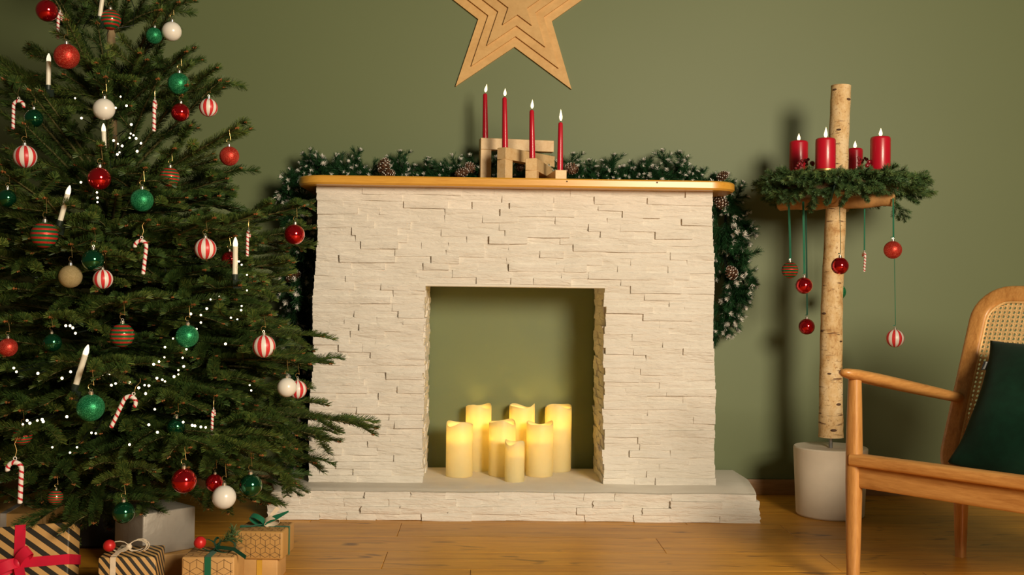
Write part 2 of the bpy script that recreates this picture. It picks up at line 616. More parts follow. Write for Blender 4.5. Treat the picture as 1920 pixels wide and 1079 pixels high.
# ------------------------------------------------------------------ room shell
WALL_Y = 4.11
mb = MB(); mb.box((0.2, WALL_Y + 0.05, 1.4), (9, 0.1, 3.0))
tag(mb.build('wall_back', M['wall']), 'matte sage green painted wall behind the fireplace', 'wall', kind='structure')

mb = MB(); mb.box((0.2, 1.0, -0.03), (9, 6.3, 0.04))
floor = tag(mb.build('floor', M['floor']), 'warm oak plank floor', 'floor', kind='structure')
PW = 0.2004
y = 2.946 * 1.2 + 3 * PW
joints = {}
row = 0
while y > 1.7:
    # row covers y-PW .. y ; joints where the photo shows them
    x = -2.6 + rng.random() * 1.2
    xs = []
    row_joint = None
    ymid = y - PW / 2
    if abs(y - 2.946 * 1.2) < 0.05:
        row_joint = [(759 + 752) / 2, (1478 + 1497) / 2]
    elif abs(y - (2.946 * 1.2 - 2 * PW)) < 0.05:
        row_joint = [(733 + 724) / 2, (1551 + 1583) / 2]
    if row_joint:
        j1 = (row_joint[0] - 910) * ymid / F_PX
        j2 = (row_joint[1] - 910) * ymid / F_PX
        xs = [j1 - 2.4, j1 - 1.2, j1, j2, j2 + 1.3, j2 + 2.6]
    else:
        while x < 3.4:
            xs.append(x); x += 1.25
    for a, b in zip(xs[:-1], xs[1:]):
        mb = MB()
        y1 = min(y, WALL_Y)
        mb.box(((a + b) / 2, (y1 + y - PW) / 2, -0.006), (b - a - 0.0012, y1 - (y - PW) - 0.0012, 0.012))
        mb.build('plank', M['floor'], floor, bevel=0.0008, seg=1)
    y -= PW
    row += 1

mb = MB()
mb.loft([(-4.0, WALL_Y - 0.008, 0.03), (4.0, WALL_Y - 0.008, 0.03)], (0.016, 0.06), (0, 0, 1), n=8, e=8)
tag(mb.build('baseboard_back', M['baseboard']), 'brown wooden baseboard along the green wall', 'baseboard', kind='structure')

# ------------------------------------------------------------------ fireplace surround
FY = 3.75                     # front face
HZ = 0.096                    # hearth top
ZT = 1.131                    # underside of the shelf
OX0, OX1, OZ = -0.214, 0.424, 0.79


def lerp(a, b, t):
    return a + (b - a) * t


def vnoise(x, z, seed):
    s = 0.0
    for k, (fx, fz, am) in enumerate(((9, 40, 1.0), (23, 110, 0.6), (47, 60, 0.4))):
        s += am * math.sin(fx * x + 1.7 * seed + k) * math.cos(fz * z + 2.3 * seed + 1.3 * k + 2.0 * math.sin(5 * x + seed))
    return s


def stone_mesh(mb, x0, x1, z0, z1, front, depth, seed, r, amp=0.0022, edge0=0.0, edge1=0.0, axis='y'):
    """one split-faced stone: irregular front grid, flat back; axis y = faces -Y, axis x+/x- = faces the opening"""
    nx = max(3, min(9, int((x1 - x0) / 0.022)))
    nz = 3
    tx, tz = r.uniform(-0.012, 0.012), r.uniform(-0.10, 0.16)
    g = []
    for k in range(nz + 1):
        for i in range(nx + 1):
            x = lerp(x0, x1, i / nx)
            z = lerp(z0, z1, k / nz)
            edge = (i in (0, nx)) or (k in (0, nz))
            d = front + amp * vnoise(x, z, seed) + tx * (x - (x0 + x1) / 2) + tz * (z - (z0 + z1) / 2)
            d += r.uniform(-0.0007, 0.0007)
            if edge:
                d -= 0.0012
            jx = -0.0009 if i == 0 else (0.0009 if i == nx else 0)
            jz = (0.0011 * math.sin(19 * x + 3 * round(z / RHG)) + (0.0006 if k else -0.0006)) if k in (0, nz) else r.uniform(-1, 1) * 0.0012
            if i == 0:
                jx += edge0 * r.uniform(-1, 1)
            if i == nx:
                jx += edge1 * r.uniform(-1, 1)
            g.append((x + jx, -d, z + jz))
    nb = len(g)
    ring = [i for i in range(nx + 1)] + [(nx + 1) * (k + 1) + nx for k in range(nz)] + \
           [(nx + 1) * nz + nx - 1 - i for i in range(nx)] + [(nx + 1) * (nz - 1 - k) for k in range(nz - 1)]
    vs_ = list(g) + [(g[i][0], depth, g[i][2]) for i in ring]
    fs = []
    for k in range(nz):
        for i in range(nx):
            a = k * (nx + 1) + i
            fs.append((a, a + 1, a + nx + 2, a + nx + 1))
    m_ = len(ring)
    for i in range(m_):
        j = (i + 1) % m_
        fs.append((ring[j], ring[i], nb + i, nb + j))
    if axis == 'y':
        vs_ = [(a, FYc[0] + b, c) for a, b, c in vs_]
    elif axis == '+':      # faces +X : local x -> Y
        vs_ = [(FYc[0] - b, a, c) for a, b, c in vs_]
    elif axis == '-':      # faces -X
        vs_ = [(FYc[0] + b, -a, c) for a, b, c in vs_]
    mb.raw(vs_, fs)


FYc = [FY]
RHG = 0.02407
surround = thing('fireplace_surround', 'cream stacked-stone fireplace surround with an open green firebox', 'fireplace', (0.1, 3.93, HZ))
SOFF = (0.1, 3.93, HZ)
mb = MB()
BY0, BY1 = FY + 0.012, WALL_Y - 0.012
for (x0, x1, z0, z1) in ((-0.582, OX0 - 0.012, HZ - 0.004, ZT + 0.002), (OX1 + 0.012, 0.782, HZ - 0.004, ZT + 0.002), (OX0 - 0.012, OX1 + 0.012, OZ + 0.004, ZT + 0.002)):
    mb.box(((x0 + x1) / 2, (BY0 + BY1) / 2, (z0 + z1) / 2), (x1 - x0, BY1 - BY0, z1 - z0))
mb.build('core', M['plaster'], surround, SOFF)
mb = MB()
mb.loft([(OX0 - 0.02, FY + 0.012, OZ), (OX1 + 0.02, FY + 0.012, OZ)], (0.034, 0.012), (0, 0, 1), n=10, e=4)
mb.build('lintel_edge', M['plaster'], surround, SOFF)

NR = 43
RH = (ZT - HZ) / NR
stones = []
r2 = random.Random(21)
for k in range(NR):
    z0 = HZ + k * RH
    z1 = z0 + RH
    zm = (z0 + z1) / 2
    t = (zm - HZ) / (ZT - HZ)
    wob = 0.004 * math.sin(zm * 15) + r2.uniform(-0.0012, 0.0012)
    xl = lerp(-0.610, -0.590, t) + wob
    xr = lerp(0.819, 0.799, t) - 0.4 * wob + 0.004 * math.sin(zm * 15 + 1)
    spans = [(xl, xr)] if z0 > OZ - 0.012 else [(xl, OX0 + r2.uniform(-0.004, 0.006)), (OX1 + r2.uniform(-0.006, 0.004), xr)]
    for (a, b) in spans:
        x = a
        while x < b - 0.001:
            L = r2.choice((0.085, 0.11, 0.13, 0.15, 0.17, 0.20)) * r2.uniform(0.85, 1.15)
            if b - (x + L) < 0.07:
                L = b - x
            x2 = min(b, x + L)
            fr = r2.choice((0.0, 0.001, 0.002, 0.003, 0.005, 0.008, 0.0105))
            stones.append((x, x2, z0, z1, fr, x == a, abs(x2 - b) < 1e-6))
            x = x2
order = sorted(range(len(stones)), key=lambda i: -(stones[i][1] - stones[i][0]))
single = set(order[:300])
rest = MB()
for i, (x0, x1, z0, z1, fr, e0, e1) in enumerate(stones):
    m_ = MB() if i in single else rest
    stone_mesh(m_, x0, x1, z0, z1, fr, 0.03, i * 0.731, r2, 0.0034, 0.001 if e0 else 0, 0.001 if e1 else 0)
    if i in single:
        m_.build('stone', M['stone'], surround, SOFF, sharp=50, recalc=False)
rest.build('small_stones', M['stone'], surround, SOFF, sharp=50, recalc=False, kind='stuff')
jm = MB()
for side in (-1, 1):
    FYc[0] = OX0 if side < 0 else OX1
    for k in range(29):
        z0 = HZ + k * RH
        ya = FY + 0.018
        while ya < BY1 - 0.001:
            L = r2.uniform(0.07, 0.16)
            yb = min(BY1, ya + L)
            if BY1 - yb < 0.04:
                yb = BY1
            if side < 0:
                stone_mesh(jm, ya, yb, z0, z0 + RH, r2.uniform(-0.001, 0.007), 0.03, k + ya, r2, 0.0022, axis='+')
            else:
                stone_mesh(jm, -yb, -ya, z0, z0 + RH, r2.uniform(-0.001, 0.007), 0.03, k + ya + 50, r2, 0.0022, axis='-')
            ya = yb
jm.build('jamb_stones', M['stone'], surround, SOFF, sharp=50, kind='stuff')
FYc[0] = FY

# ------------------------------------------------------------------ hearth
HFY = 3.575
hearth = thing('fireplace_hearth', 'low cream plaster hearth slab with split-stone front edge', 'hearth', (0.1, 3.85, 0))
HO = (0.1, 3.85, 0)
mb = MB()
out = [(-0.688, HFY + 0.02), (0.905, HFY + 0.02), (0.935, HFY + 0.06), (0.95, 3.72), (0.975, 3.9), (0.97, 4.09), (-0.76, 4.09), (-0.745, 3.8), (-0.712, 3.66)]
nn_ = len(out)
top = []
vs_ = [(x, y_, 0.002) for x, y_ in out] + [(x, y_, HZ - 0.008) for x, y_ in out] + \
      [(x + (0.010 if x < 0 else -0.010), y_ + (0.012 if y_ < 3.7 else 0), HZ) for x, y_ in out]
fs = []
for lv in range(2):
    for i in range(nn_):
        j = (i + 1) % nn_
        fs.append((lv * nn_ + i, lv * nn_ + j, lv * nn_ + nn_ + j, lv * nn_ + nn_ + i))
fs.append(tuple(range(2 * nn_, 3 * nn_)))
fs.append(tuple(reversed(range(nn_))))
mb.raw(vs_, fs)
mb.build('slab', M['plaster'], hearth, HO)
FYc[0] = HFY
r3 = random.Random(5)
for k in range(4):
    z0 = 0.001 + k * (HZ - 0.004) / 4
    z1 = 0.001 + (k + 1) * (HZ - 0.004) / 4
    a = -0.714 + r3.uniform(-0.004, 0.004) + (0.012 if k == 3 else 0)
    b = 0.930 + r3.uniform(-0.005, 0.005) - (0.012 if k == 3 else 0)
    x = a
    while x < b - 0.001:
        L = r3.choice((0.09, 0.12, 0.14, 0.17, 0.2)) * r3.uniform(0.85, 1.15)
        if b - (x + L) < 0.07:
            L = b - x
        m_ = MB()
        bend = 0.028 if (x > 0.80 or x < -0.64) else 0
        stone_mesh(m_, x, min(b, x + L), z0, z1, r3.choice((-0.004, -0.001, 0.002, 0.006, 0.009)) - (0.006 if k == 3 else 0), 0.034, 40 + x * 3 + k, r3, 0.002, 0.003, 0.003)
        m_.build('stone', M['stone'], hearth, HO, sharp=50, recalc=False)
        x = min(b, x + L)
FYc[0] = FY

# ------------------------------------------------------------------ mantel shelf
mb = MB()
sx0, sx1, sy0, sy1 = -0.660, 0.880, 3.672, WALL_Y - 0.004
pl = []
rad = 0.10
for a in range(0, 9):
    an = PI + a / 8 * PI / 2
    pl.append((sx0 + rad + rad * math.cos(an), sy0 + rad + rad * math.sin(an)))
for a in range(0, 9):
    an = 1.5 * PI + a / 8 * PI / 2
    pl.append((sx1 - rad + rad * math.cos(an), sy0 + rad + rad * math.sin(an)))
pl += [(sx1, sy1), (sx0, sy1)]
np_ = len(pl)
zs = [(0.006, ZT), (0.0, ZT + 0.006), (0.0, ZT + 0.026), (0.004, ZT + 0.031)]
cx, cy = (sx0 + sx1) / 2, (sy0 + sy1) / 2
vs_, fs = [], []
for ins, z in zs:
    for (x, y_) in pl:
        d = Vector((cx - x, cy - y_)).normalized()
        vs_.append((x + (ins if x < cx else -ins), y_ + (ins if y_ < 3.9 else 0), z))
for lv in range(3):
    for i in range(np_):
        j = (i + 1) % np_
        fs.append((lv * np_ + i, lv * np_ + j, lv * np_ + np_ + j, lv * np_ + np_ + i))
fs.append(tuple(reversed(range(np_))))
fs.append(tuple(range(3 * np_, 4 * np_)))
mb.raw(vs_, fs)
# screw heads
SH_Z = ZT + 0.031
shelf = thing('mantel_shelf', 'golden varnished pine shelf with rounded corners topping the fireplace', 'shelf', (cx, cy, ZT))
mb.build('board', M['mantel'], shelf, (cx, cy, ZT), sharp=35)
for u in (1063, 1232):
    p = P(u, 340.5 + (u - 1063) * 0.012, sy0)
    mb = MB()
    mb.lathe([(0.0, -0.0005), (0.0032, -0.0005), (0.0026, 0.0012), (0, 0.0014)], 10, p, 0, Matrix.Rotation(PI / 2, 3, 'X'))
    mb.build('screw_hole', M['knot'], shelf, (cx, cy, ZT))

# ------------------------------------------------------------------ wall star
sc_ = P(966, 17, WALL_Y)
star = thing('wall_star', 'large layered plywood star mounted on the green wall', 'star', (sc_.x, WALL_Y, sc_.z))
for li, (Rpx, du) in enumerate(((185, 0), (139, 1.6), (92.5, 2.6), (46, 4.0))):
    c = P(966 + du, 17 - li * 0.6, WALL_Y)
    R_ = Rpx * WALL_Y / F_PX
    y0, y1 = WALL_Y - 0.012 - li * 0.011, WALL_Y - li * 0.011 - (0.0004 if li == 0 else -0.002)
    roll = -0.008
    pts = []
    for q in range(10):
        rr = R_ if q % 2 == 0 else R_ * 0.392
        a = PI / 2 + q * PI / 5 + roll
        pts.append((c.x + rr * math.cos(a), c.z + rr * math.sin(a)))
    mb = MB()
    vs_ = [(x, y0, z) for x, z in pts] + [(x, y1, z) for x, z in pts] + [(c.x, y0, c.z), (c.x, y1, c.z)]
    fs = [(i, (i + 1) % 10, 20) for i in range(10)] + [(10 + (i + 1) % 10, 10 + i, 21) for i in range(10)] + \
         [((i + 1) % 10, i, 10 + i, 10 + (i + 1) % 10) for i in range(10)]
    mb.raw(vs_, fs)
    mb.build('star_layer', M['star'], star, (sc_.x, WALL_Y, sc_.z), smooth=False)


# ------------------------------------------------------------------ flames / candles
def flame(mb, c, h, r, lean=0.0, mat=0):
    prof = [(0, 0), (r * 0.55, h * 0.08), (r * 0.95, h * 0.24), (r, h * 0.36), (r * 0.75, h * 0.56), (r * 0.38, h * 0.78), (r * 0.12, h * 0.94), (0, h)]
    R_ = Matrix.Rotation(lean, 3, 'Y')
    mb.lathe(prof, 12, c, mat, R_)


# mantel candle holder: a fan of four pine arms
piv = P(1026, 330, 3.99)
piv.z = SH_Z
hold = thing('candle_holder', 'stepped pale pine candle holder with four fanned arms on the shelf', 'candle holder', (piv.x, piv.y, SH_Z))
HOFF = (piv.x, piv.y, SH_Z)
BS = 0.040
tapers = []
for k, (u, v, Yk) in enumerate(((910, 260, 3.95), (947, 278, 3.80), (998, 298, 3.735), (1050, 320, 3.73))):
    e = P(u, v, Yk)
    z1 = e.z
    end = Vector((e.x, Yk, 0))
    d = end - Vector((piv.x, piv.y, 0))
    L = d.length
    d.normalize()
    side = Vector((-d.y, d.x, 0))
    th = 0.043 if k < 3 else z1 - SH_Z
    nextz = z1 - th
    Rm = Matrix((d, side, Vector((0, 0, 1)))).transposed()
    mid = Vector((piv.x, piv.y, 0)) + d * ((L + BS / 2 - BS / 2) / 2)
    mb = MB()
    mb.box((mid.x, mid.y, z1 - th / 2), (L + BS, BS, th - 0.0006), Rm)
    arm = mb.build('arm', M['pine'], hold, HOFF, bevel=0.0012, seg=1)
    if k < 3:
        mb = MB()
        mb.box((end.x, end.y, (SH_Z + nextz) / 2), (BS, BS, nextz - SH_Z), Rm)
        mb.build('leg', M['pine'], hold, HOFF, bevel=0.0012, seg=1)
    tapers.append((end.x, end.y, z1))
tp = [(909.5, 176, 913, 158, 'tallest arm, set highest of the four'), (946, 183, 947, 166, 'second highest arm'), (997, 207, 998, 187, 'third highest arm'), (1051, 230, 1051, 205, 'lowest block of the holder')]
for (bx, by, bz), (u, v, fu, fv, wd) in zip(tapers, tp):
    tpnt = P(u, v, by)
    fpnt = P(fu, fv, by)
    o = thing('taper_candle', 'lit slim red taper candle standing on the ' + wd, 'candle', (bx, by, bz), 0, 'red taper candles on the wooden holder')
    h = tpnt.z - bz
    dx = tpnt.x - bx
    mb = MB()
    mb.tube([(0, 0, 0), (dx * .1, 0, h * .1), (dx * .6, 0, h * .6), (dx * .97, 0, h * .97), (dx, 0, h)], [0.0108, 0.0108, 0.0093, 0.0082, 0.006], 16)
    mb.build('wax', M['redwax'], o, sharp=60)
    mb = MB()
    mb.tube([(dx, 0, h - .002), (dx + .001, 0, h + .006), (dx + .002, 0, h + 0.011)], 0.0010, 5)
    mb.build('wick', M['wick'], o)
    mb = MB()
    fh = fpnt.z - tpnt.z - 0.004
    flame(mb, (dx + 0.001, 0, h + 0.005), fh, 0.0056, math.atan2(fpnt.x - tpnt.x, fh) * 0.8)
    mb.build('flame', M['flame'], o)

# LED pillar candles on the hearth
LEDS = [(862, 897, 790, 25, 3.90, 'ivory LED pillar candle of medium height nearest the stone jamb beside the tree'),
        (897.5, 885, 757, 24, 4.045, 'tall ivory LED pillar candle behind the medium one nearest the tree'),
        (942, 895, 787, 25, 3.925, 'medium ivory LED pillar candle standing behind the shortest candle'),
        (979, 885, 757, 24, 4.045, 'tall ivory LED pillar candle in the middle of the back row'),
        (965.5, 905, 825, 18.5, 3.80, 'shortest and slimmest ivory LED pillar candle in front of the others'),
        (1012.5, 896, 790, 25, 3.925, 'medium ivory LED pillar candle in front of the tallest pair nearest the birch stand'),
        (1047, 885, 757, 25, 4.045, 'tall ivory LED pillar candle of the back row nearest the armchair')]
for i, (u, vb, vt, hw, Yc, lab) in enumerate(LEDS):
    p = P(u, vt + 4, Yc)
    R_ = hw * Yc / F_PX
    h = p.z - HZ
    if Yc + R_ > WALL_Y - 0.006:
        Yc = WALL_Y - 0.006 - R_
    o = thing('led_candle', lab, 'candle', (p.x, Yc, HZ), rng.uniform(0, 6), 'ivory LED pillar candles in the firebox')
    mb = MB()
    n_ = 40
    rimr = random.Random(i * 3 + 1)
    ph = rimr.uniform(0, 6)
    well = min(0.085, h * 0.36)

    def rimz(a, ph=ph):
        return 0.0055 * math.sin(2 * a + ph) + 0.004 * math.sin(3 * a + 2 * ph)
    prof = [(R_ * 0.97, 0), (R_, 0.004), (R_, h * 0.5), (R_, h - 0.004), (R_ * 0.975, h), (R_ * 0.93, h - 0.001), (R_ * 0.91, h - 0.012), (R_ * 0.88, h - well), (0, h - well - 0.004)]
    base_i = len(mb.v)
    mb.lathe(prof, n_)
    vv = []
    for (x, y_, z) in mb.v:
        if z > h * 0.9:
            z += rimz(math.atan2(y_, x)) * min(1, (z - h * 0.9) / (h * 0.08))
        vv.append((x, y_, z))
    mb.v = vv
    mb.f.append(tuple(base_i + j for j in reversed(range(n_)))); mb.m.append(0)
    mb.build('wax', M['ledwax'], o, sharp=70)
    if True:
        mb = MB()
        flame(mb, (0, 0, h - well - 0.004), well * (0.62 if i != 4 else 0.5), R_ * (0.20 if i != 4 else 0.13))
        mb.build('led_flame', M['led'], o)


# ------------------------------------------------------------------ foliage tools
def bez(a, c, b, k):
    return [a * (1 - t) ** 2 + c * (2 * t * (1 - t)) + b * t ** 2 for t in [i / k for i in range(k + 1)]]


def foliage_mesh(name, paths, mat, nlen, dens, width, full=False, ang=(40, 65), tint=(0.15, 0.75), snow_len=0.0, mats=None, tidy=False):
    """paths: list of (list of Vector, start_fraction, density factor). Flat tapered needles, one quad each."""
    V, T, SM = [], [], []
    for pts, st, df in paths:
        A = np.array([tuple(p) for p in pts])
        seg = np.linalg.norm(np.diff(A, axis=0), axis=1)
        cum = np.concatenate([[0], np.cumsum(seg)])
        L = cum[-1]
        k = int(L * (1 - st) * dens * df)
        if k < 3:
            continue
        s = (st + (1 - st) * nrng.random(k)) * L
        pos = np.stack([np.interp(s, cum, A[:, i]) for i in range(3)], 1)
        s2 = np.minimum(s + 0.01, L + 0.0); s1 = np.maximum(s - 0.01, 0)
        tan = np.stack([np.interp(s2, cum, A[:, i]) - np.interp(s1, cum, A[:, i]) for i in range(3)], 1)
        tan /= np.linalg.norm(tan, axis=1)[:, None] + 1e-9
        zup = np.tile(np.array([0.02, 0.01, 1.0]), (k, 1))
        steep = np.abs(tan[:, 2]) > 0.95
        zup[steep] = (1, 0, 0)
        u = np.cross(tan, zup); u /= np.linalg.norm(u, axis=1)[:, None] + 1e-9
        w = np.cross(u, tan)
        if full:
            ph = nrng.random(k) * 2 * np.pi
        else:
            ph = np.radians(nrng.uniform(-25, 205, k))
        a = np.radians(nrng.uniform(ang[0], ang[1], k))
        rel = s / L
        a = a * np.where(rel > 0.9, 0.75, 1.0)
        rad = u * np.cos(ph)[:, None] + w * np.sin(ph)[:, None]
        d = tan * np.cos(a)[:, None] + rad * np.sin(a)[:, None]
        ln = nlen * (nrng.uniform(0.9, 1.06, k) * np.where(rel > 0.95, 0.85, 1.0) if tidy else nrng.uniform(0.75, 1.1, k) * np.where(rel > 0.93, 0.7, 1.0))
        if snow_len:
            ln = ln * np.where(s > L - snow_len, 0.55, 1.0)
        wv = np.cross(d, rad); wv /= np.linalg.norm(wv, axis=1)[:, None] + 1e-9
        wv += (0.16 if tidy else 0.35) * nrng.standard_normal((k, 3))
        wd = width * nrng.uniform(0.8, 1.2, k)
        tip = pos + d * ln[:, None] + (tan * 0.10 + w * 0.06) * ln[:, None]
        q = np.stack([pos - wv * (wd * 0.4)[:, None], pos + wv * (wd * 0.4)[:, None], tip + wv * (wd * 0.28)[:, None], tip - wv * (wd * 0.28)[:, None]], 1)
        V.append(q.reshape(-1, 3))
        tn = np.clip(tint[0] + (tint[1] - tint[0]) * (0.2 + 0.65 * nrng.random(k)), 0, 1)
        T.append(np.repeat(tn, 4))
        if snow_len:
            SM.append((s > L - snow_len * nrng.uniform(0.3, 1.2, k)).astype(np.int32))
    V = np.concatenate(V); T = np.concatenate(T)
    nf = len(V) // 4
    me = bpy.data.meshes.new(name)
    me.vertices.add(len(V)); me.vertices.foreach_set('co', V.astype(np.float32).ravel())
    me.loops.add(nf * 4); me.loops.foreach_set('vertex_index', np.arange(nf * 4, dtype=np.int32))
    me.polygons.add(nf); me.polygons.foreach_set('loop_start', np.arange(nf, dtype=np.int32) * 4)
    at = me.attributes.new('tint', 'FLOAT', 'POINT')
    at.data.foreach_set('value', T.astype(np.float32))
    for m in (mats or [mat]):
        me.materials.append(m)
    if snow_len:
        me.polygons.foreach_set('material_index', np.concatenate(SM))
    me.update(calc_edges=True)
    return me


def bud(mb, p, d, r, mat):
    d = d.normalized()
    s = d.cross(Vector((0, 0, 1)))
    if s.length < 1e-3:
        s = Vector((1, 0, 0))
    s.normalize()
    w = s.cross(d)
    for off, sc2 in ((d * r * 0.6, 1.0), (s * r * 0.8, 0.8), (s * -r * 0.8, 0.8)):
        c = p + off
        q = r * sc2
        mb.raw([c + d * q * 1.4, c - d * q, c + s * q * .7, c - s * q * .7, c + w * q * .7, c - w * q * .7],
               [(0, 2, 4), (0, 4, 3), (0, 3, 5), (0, 5, 2), (1, 4, 2), (1, 3, 4), (1, 5, 3), (1, 2, 5)], mat)


# ------------------------------------------------------------------ Christmas tree
TREE_Y = 3.30
tb = P(208, 250, TREE_Y)
TX = tb.x
tree = thing('christmas_tree', 'bushy green fir Christmas tree hung with red, green and white ornaments', 'tree', (TX, TREE_Y, 0))
TO = (TX, TREE_Y, 0)
ZS = [0.05, 0.15, 0.33, 0.62, 0.95, 1.26, 1.42, 1.54, 1.68, 1.85, 2.05]
RS = [0.55, 0.72, 0.78, 0.70, 0.62, 0.44, 0.39, 0.36, 0.27, 0.16, 0.02]


def trad(z):
    return float(np.interp(z, ZS, RS))


def tree_pt(u, v, f):
    """point on the front of the cone surface (radius factor f) seen at the pixel"""
    best, by = 9, TREE_Y
    for i in range(0, 90):
        Y = TREE_Y - 0.85 + i * 0.0100
        p = P(u, v, Y)
        d = math.hypot(p.x - TX, Y - TREE_Y) - f * trad(p.z)
        if d <= 0:
            return p
        if abs(d) < best:
            best, by = abs(d), Y
    return P(u, v, by)


# trunk
mb = MB()
tp_ = [(TX + 0.004 * math.sin(7 * z), TREE_Y, z) for z in [i * 0.1 for i in range(22)]]
mb.tube(tp_, [lerp(0.030, 0.006, i / 21) for i in range(22)], 12)
mb.build('trunk', M['trunkbark'], tree, TO)
mb = MB()
mb.lathe([(0, 0.002), (0.155, 0.002), (0.165, 0.01), (0.15, 0.05), (0.155, 0.17), (0.16, 0.18), (0.145, 0.18), (0.14, 0.12), (0, 0.12)], 28, (TX, TREE_Y, 0))
for k in range(3):
    a = k * 2.1 + 0.4
    mb.tube([(TX + 0.03 * math.cos(a), TREE_Y + 0.03 * math.sin(a), 0.15), (TX + 0.15 * math.cos(a), TREE_Y + 0.15 * math.sin(a), 0.17)], 0.008, 8)
mb.build('tree_stand', M['stand'], tree, TO)


def bough(base, tip, r, lift=0.04, dens=1.0, sidek=1.0, gap=0.052, second=True):
    L = (tip - base).length
    ctrl = (base + tip) / 2 + Vector((0, 0, lift))
    main = bez(base, ctrl, tip, 10)
    paths = [(main, 0.03, dens * 1.15)]
    twigs = []
    t = 0.24 + 0.04 * r.random()
    sgn = 1 if r.random() < .5 else -1
    step = gap / max(L, 0.1)
    while t < 0.95:
        i = min(9, int(t * 10))
        p = main[i].lerp(main[i + 1], t * 10 - i)
        T = (main[i + 1] - main[i]).normalized()
        S = T.cross(Vector((0, 0, 1))).normalized() * sgn
        a = math.radians(r.uniform(42, 60))
        d = T * math.cos(a) + S * math.sin(a) + Vector((0, 0, r.uniform(-0.34, 0.22)))
        d.normalize()
        ln = sidek * min(0.27, (1 - t) * L * 0.64 + 0.075) * r.uniform(0.75, 1.12)
        e = p + d * ln
        c = p + d * ln * 0.5 + Vector((0, 0, r.uniform(0.0, 0.02))) + S * ln * 0.06
        e = e + T * ln * 0.12
        sp = bez(p, c, e, 5)
        paths.append((sp, 0.04, dens))
        twigs.append(sp)
        if second and ln > 0.15:
            q = 0.35
            s2 = 1 if r.random() < .5 else -1
            while q < 0.85:
                k = min(4, int(q * 5))
                pp = sp[k].lerp(sp[k + 1], q * 5 - k)
                TT = (sp[k + 1] - sp[k]).normalized()
                SS = TT.cross(Vector((0, 0, 1))).normalized() * s2
                dd = (TT * 0.7 + SS * 0.72 + Vector((0, 0, r.uniform(-0.2, 0.12)))).normalized()
                l2 = (1 - q) * ln * 0.6 + 0.045
                s3 = [pp, pp + dd * l2 * .5 + Vector((0, 0, .004)), pp + dd * l2]
                paths.append((s3, 0.03, dens))
                twigs.append(s3)
                s2 = -s2
                q += 0.34
        sgn = -sgn
        t += step * r.uniform(0.8, 1.2)
    return main, twigs, paths


def add_bough(base, tip, r, lift=0.04, dens=1.0, thick=None, sidek=1.0, gap=None, second=None):
    high = tip.z > 1.12
    if gap is None:
        gap = 0.090 if high else 0.068
    if second is None:
        second = not high
    main, twigs, paths = bough(base, tip, r, lift, dens, sidek, gap, second)
    L = (tip - base).length
    b0 = thick or (0.003 + 0.0055 * L)
    mb = MB()
    k = len(main)
    mb.tube(main, [lerp(b0, 0.0018, i / (k - 1)) for i in range(k)], 6, 0)
    bud(mb, main[-1], main[-1] - main[-2], 0.0055, 1)
    for tw in twigs:
        mb.tube(tw, [lerp(0.0020, 0.0011, i / (len(tw) - 1)) for i in range(len(tw))], 4, 0, cap=False)
        if r.random() < 0.45:
            bud(mb, tw[-1], tw[-1] - tw[-2], 0.0042, 1)
    br = mb.build('branch', [M['twig'], M['bud']], tree, TO, recalc=False)
    tn = r.uniform(-0.03, 0.22)
    me = foliage_mesh('needles', [([p - Vector(TO) for p in q], a, b) for q, a, b in paths], M['needle'], 0.0215, 2800 if high else 2500, 0.0018, full=high, ang=(47, 60), tint=(0.02 + tn, 0.70 + tn), tidy=True)
    o = bpy.data.objects.new('needles', me)
    COL.objects.link(o)
    o.parent = br
    o['kind'] = 'stuff'
    return br


def slope(z):
    return float(np.interp(z, [0.1, 0.35, 0.7, 1.0, 1.3, 1.7], [-0.22, -0.05, 0.10, 0.25, 0.42, 0.55]))


def base_for(tip):
    r_ = math.hypot(tip.x - TX, tip.y - TREE_Y)
    z = tip.z - slope(tip.z) * r_
    return Vector((TX, TREE_Y, max(0.16, z)))


rt = random.Random(99)
# silhouette boughs whose tips show in the photograph
SIL = [(292, 20, 3.25), (364, 1, 3.3), (364, 90, 3.2), (395, 135, 3.32), (425, 153, 3.27), (469, 242, 3.27), (403, 300, 3.2), (450, 316, 3.25), (425, 335, 3.15),
       (405, 378, 3.3), (418, 352, 3.3), (584, 381, 3.32), (588, 428, 3.25), (549, 492, 3.2), (541, 516, 3.3), (545, 545, 3.2), (603, 631, 3.3), (619, 682, 3.2), (704, 803, 3.12),
       (635, 828, 3.0), (590, 868, 3.02), (552, 906, 3.0), (560, 765, 3.25), (530, 700, 3.15), (512, 590, 3.2), (500, 640, 3.1), (500, 450, 3.2), (470, 520, 3.1),
       (56, 84, 3.25), (-25, 103, 3.3), (-35, 130, 3.25), (-60, 165, 3.3), (4, 212, 3.2), (-40, 300, 3.2), (-90, 420, 3.3), (-120, 520, 3.2), (12, 285, 3.15), (110, 25, 3.2), (150, -10, 3.3),
       (150, 985, 2.95), (60, 968, 2.98), (240, 935, 2.85), (300, 962, 3.02), (110, 1002, 3.0), (205, 992, 3.02), (375, 935, 2.98), (20, 940, 2.9), (440, 930, 3.05), (120, 140, 3.1), (262, 100, 3.1), (180, 118, 3.0), (480, 760, 3.02), (440, 850, 2.9)]
for (u, v, Y) in SIL:
    tip = P(u, v, Y)
    bs = base_for(tip)
    if bs.z > 1.36:
        bs.z = 1.55 + rt.uniform(-0.02, 0.02) if bs.z > 1.43 else 1.32 + rt.uniform(-.02, .02)
    elif bs.z > 1.06:
        bs.z = (1.29 if bs.z > 1.17 else 1.04) + rt.uniform(-.02, .02)
    add_bough(bs, tip, rt, 0.05 if v > 600 else 0.02, 1.0, sidek=0.85)
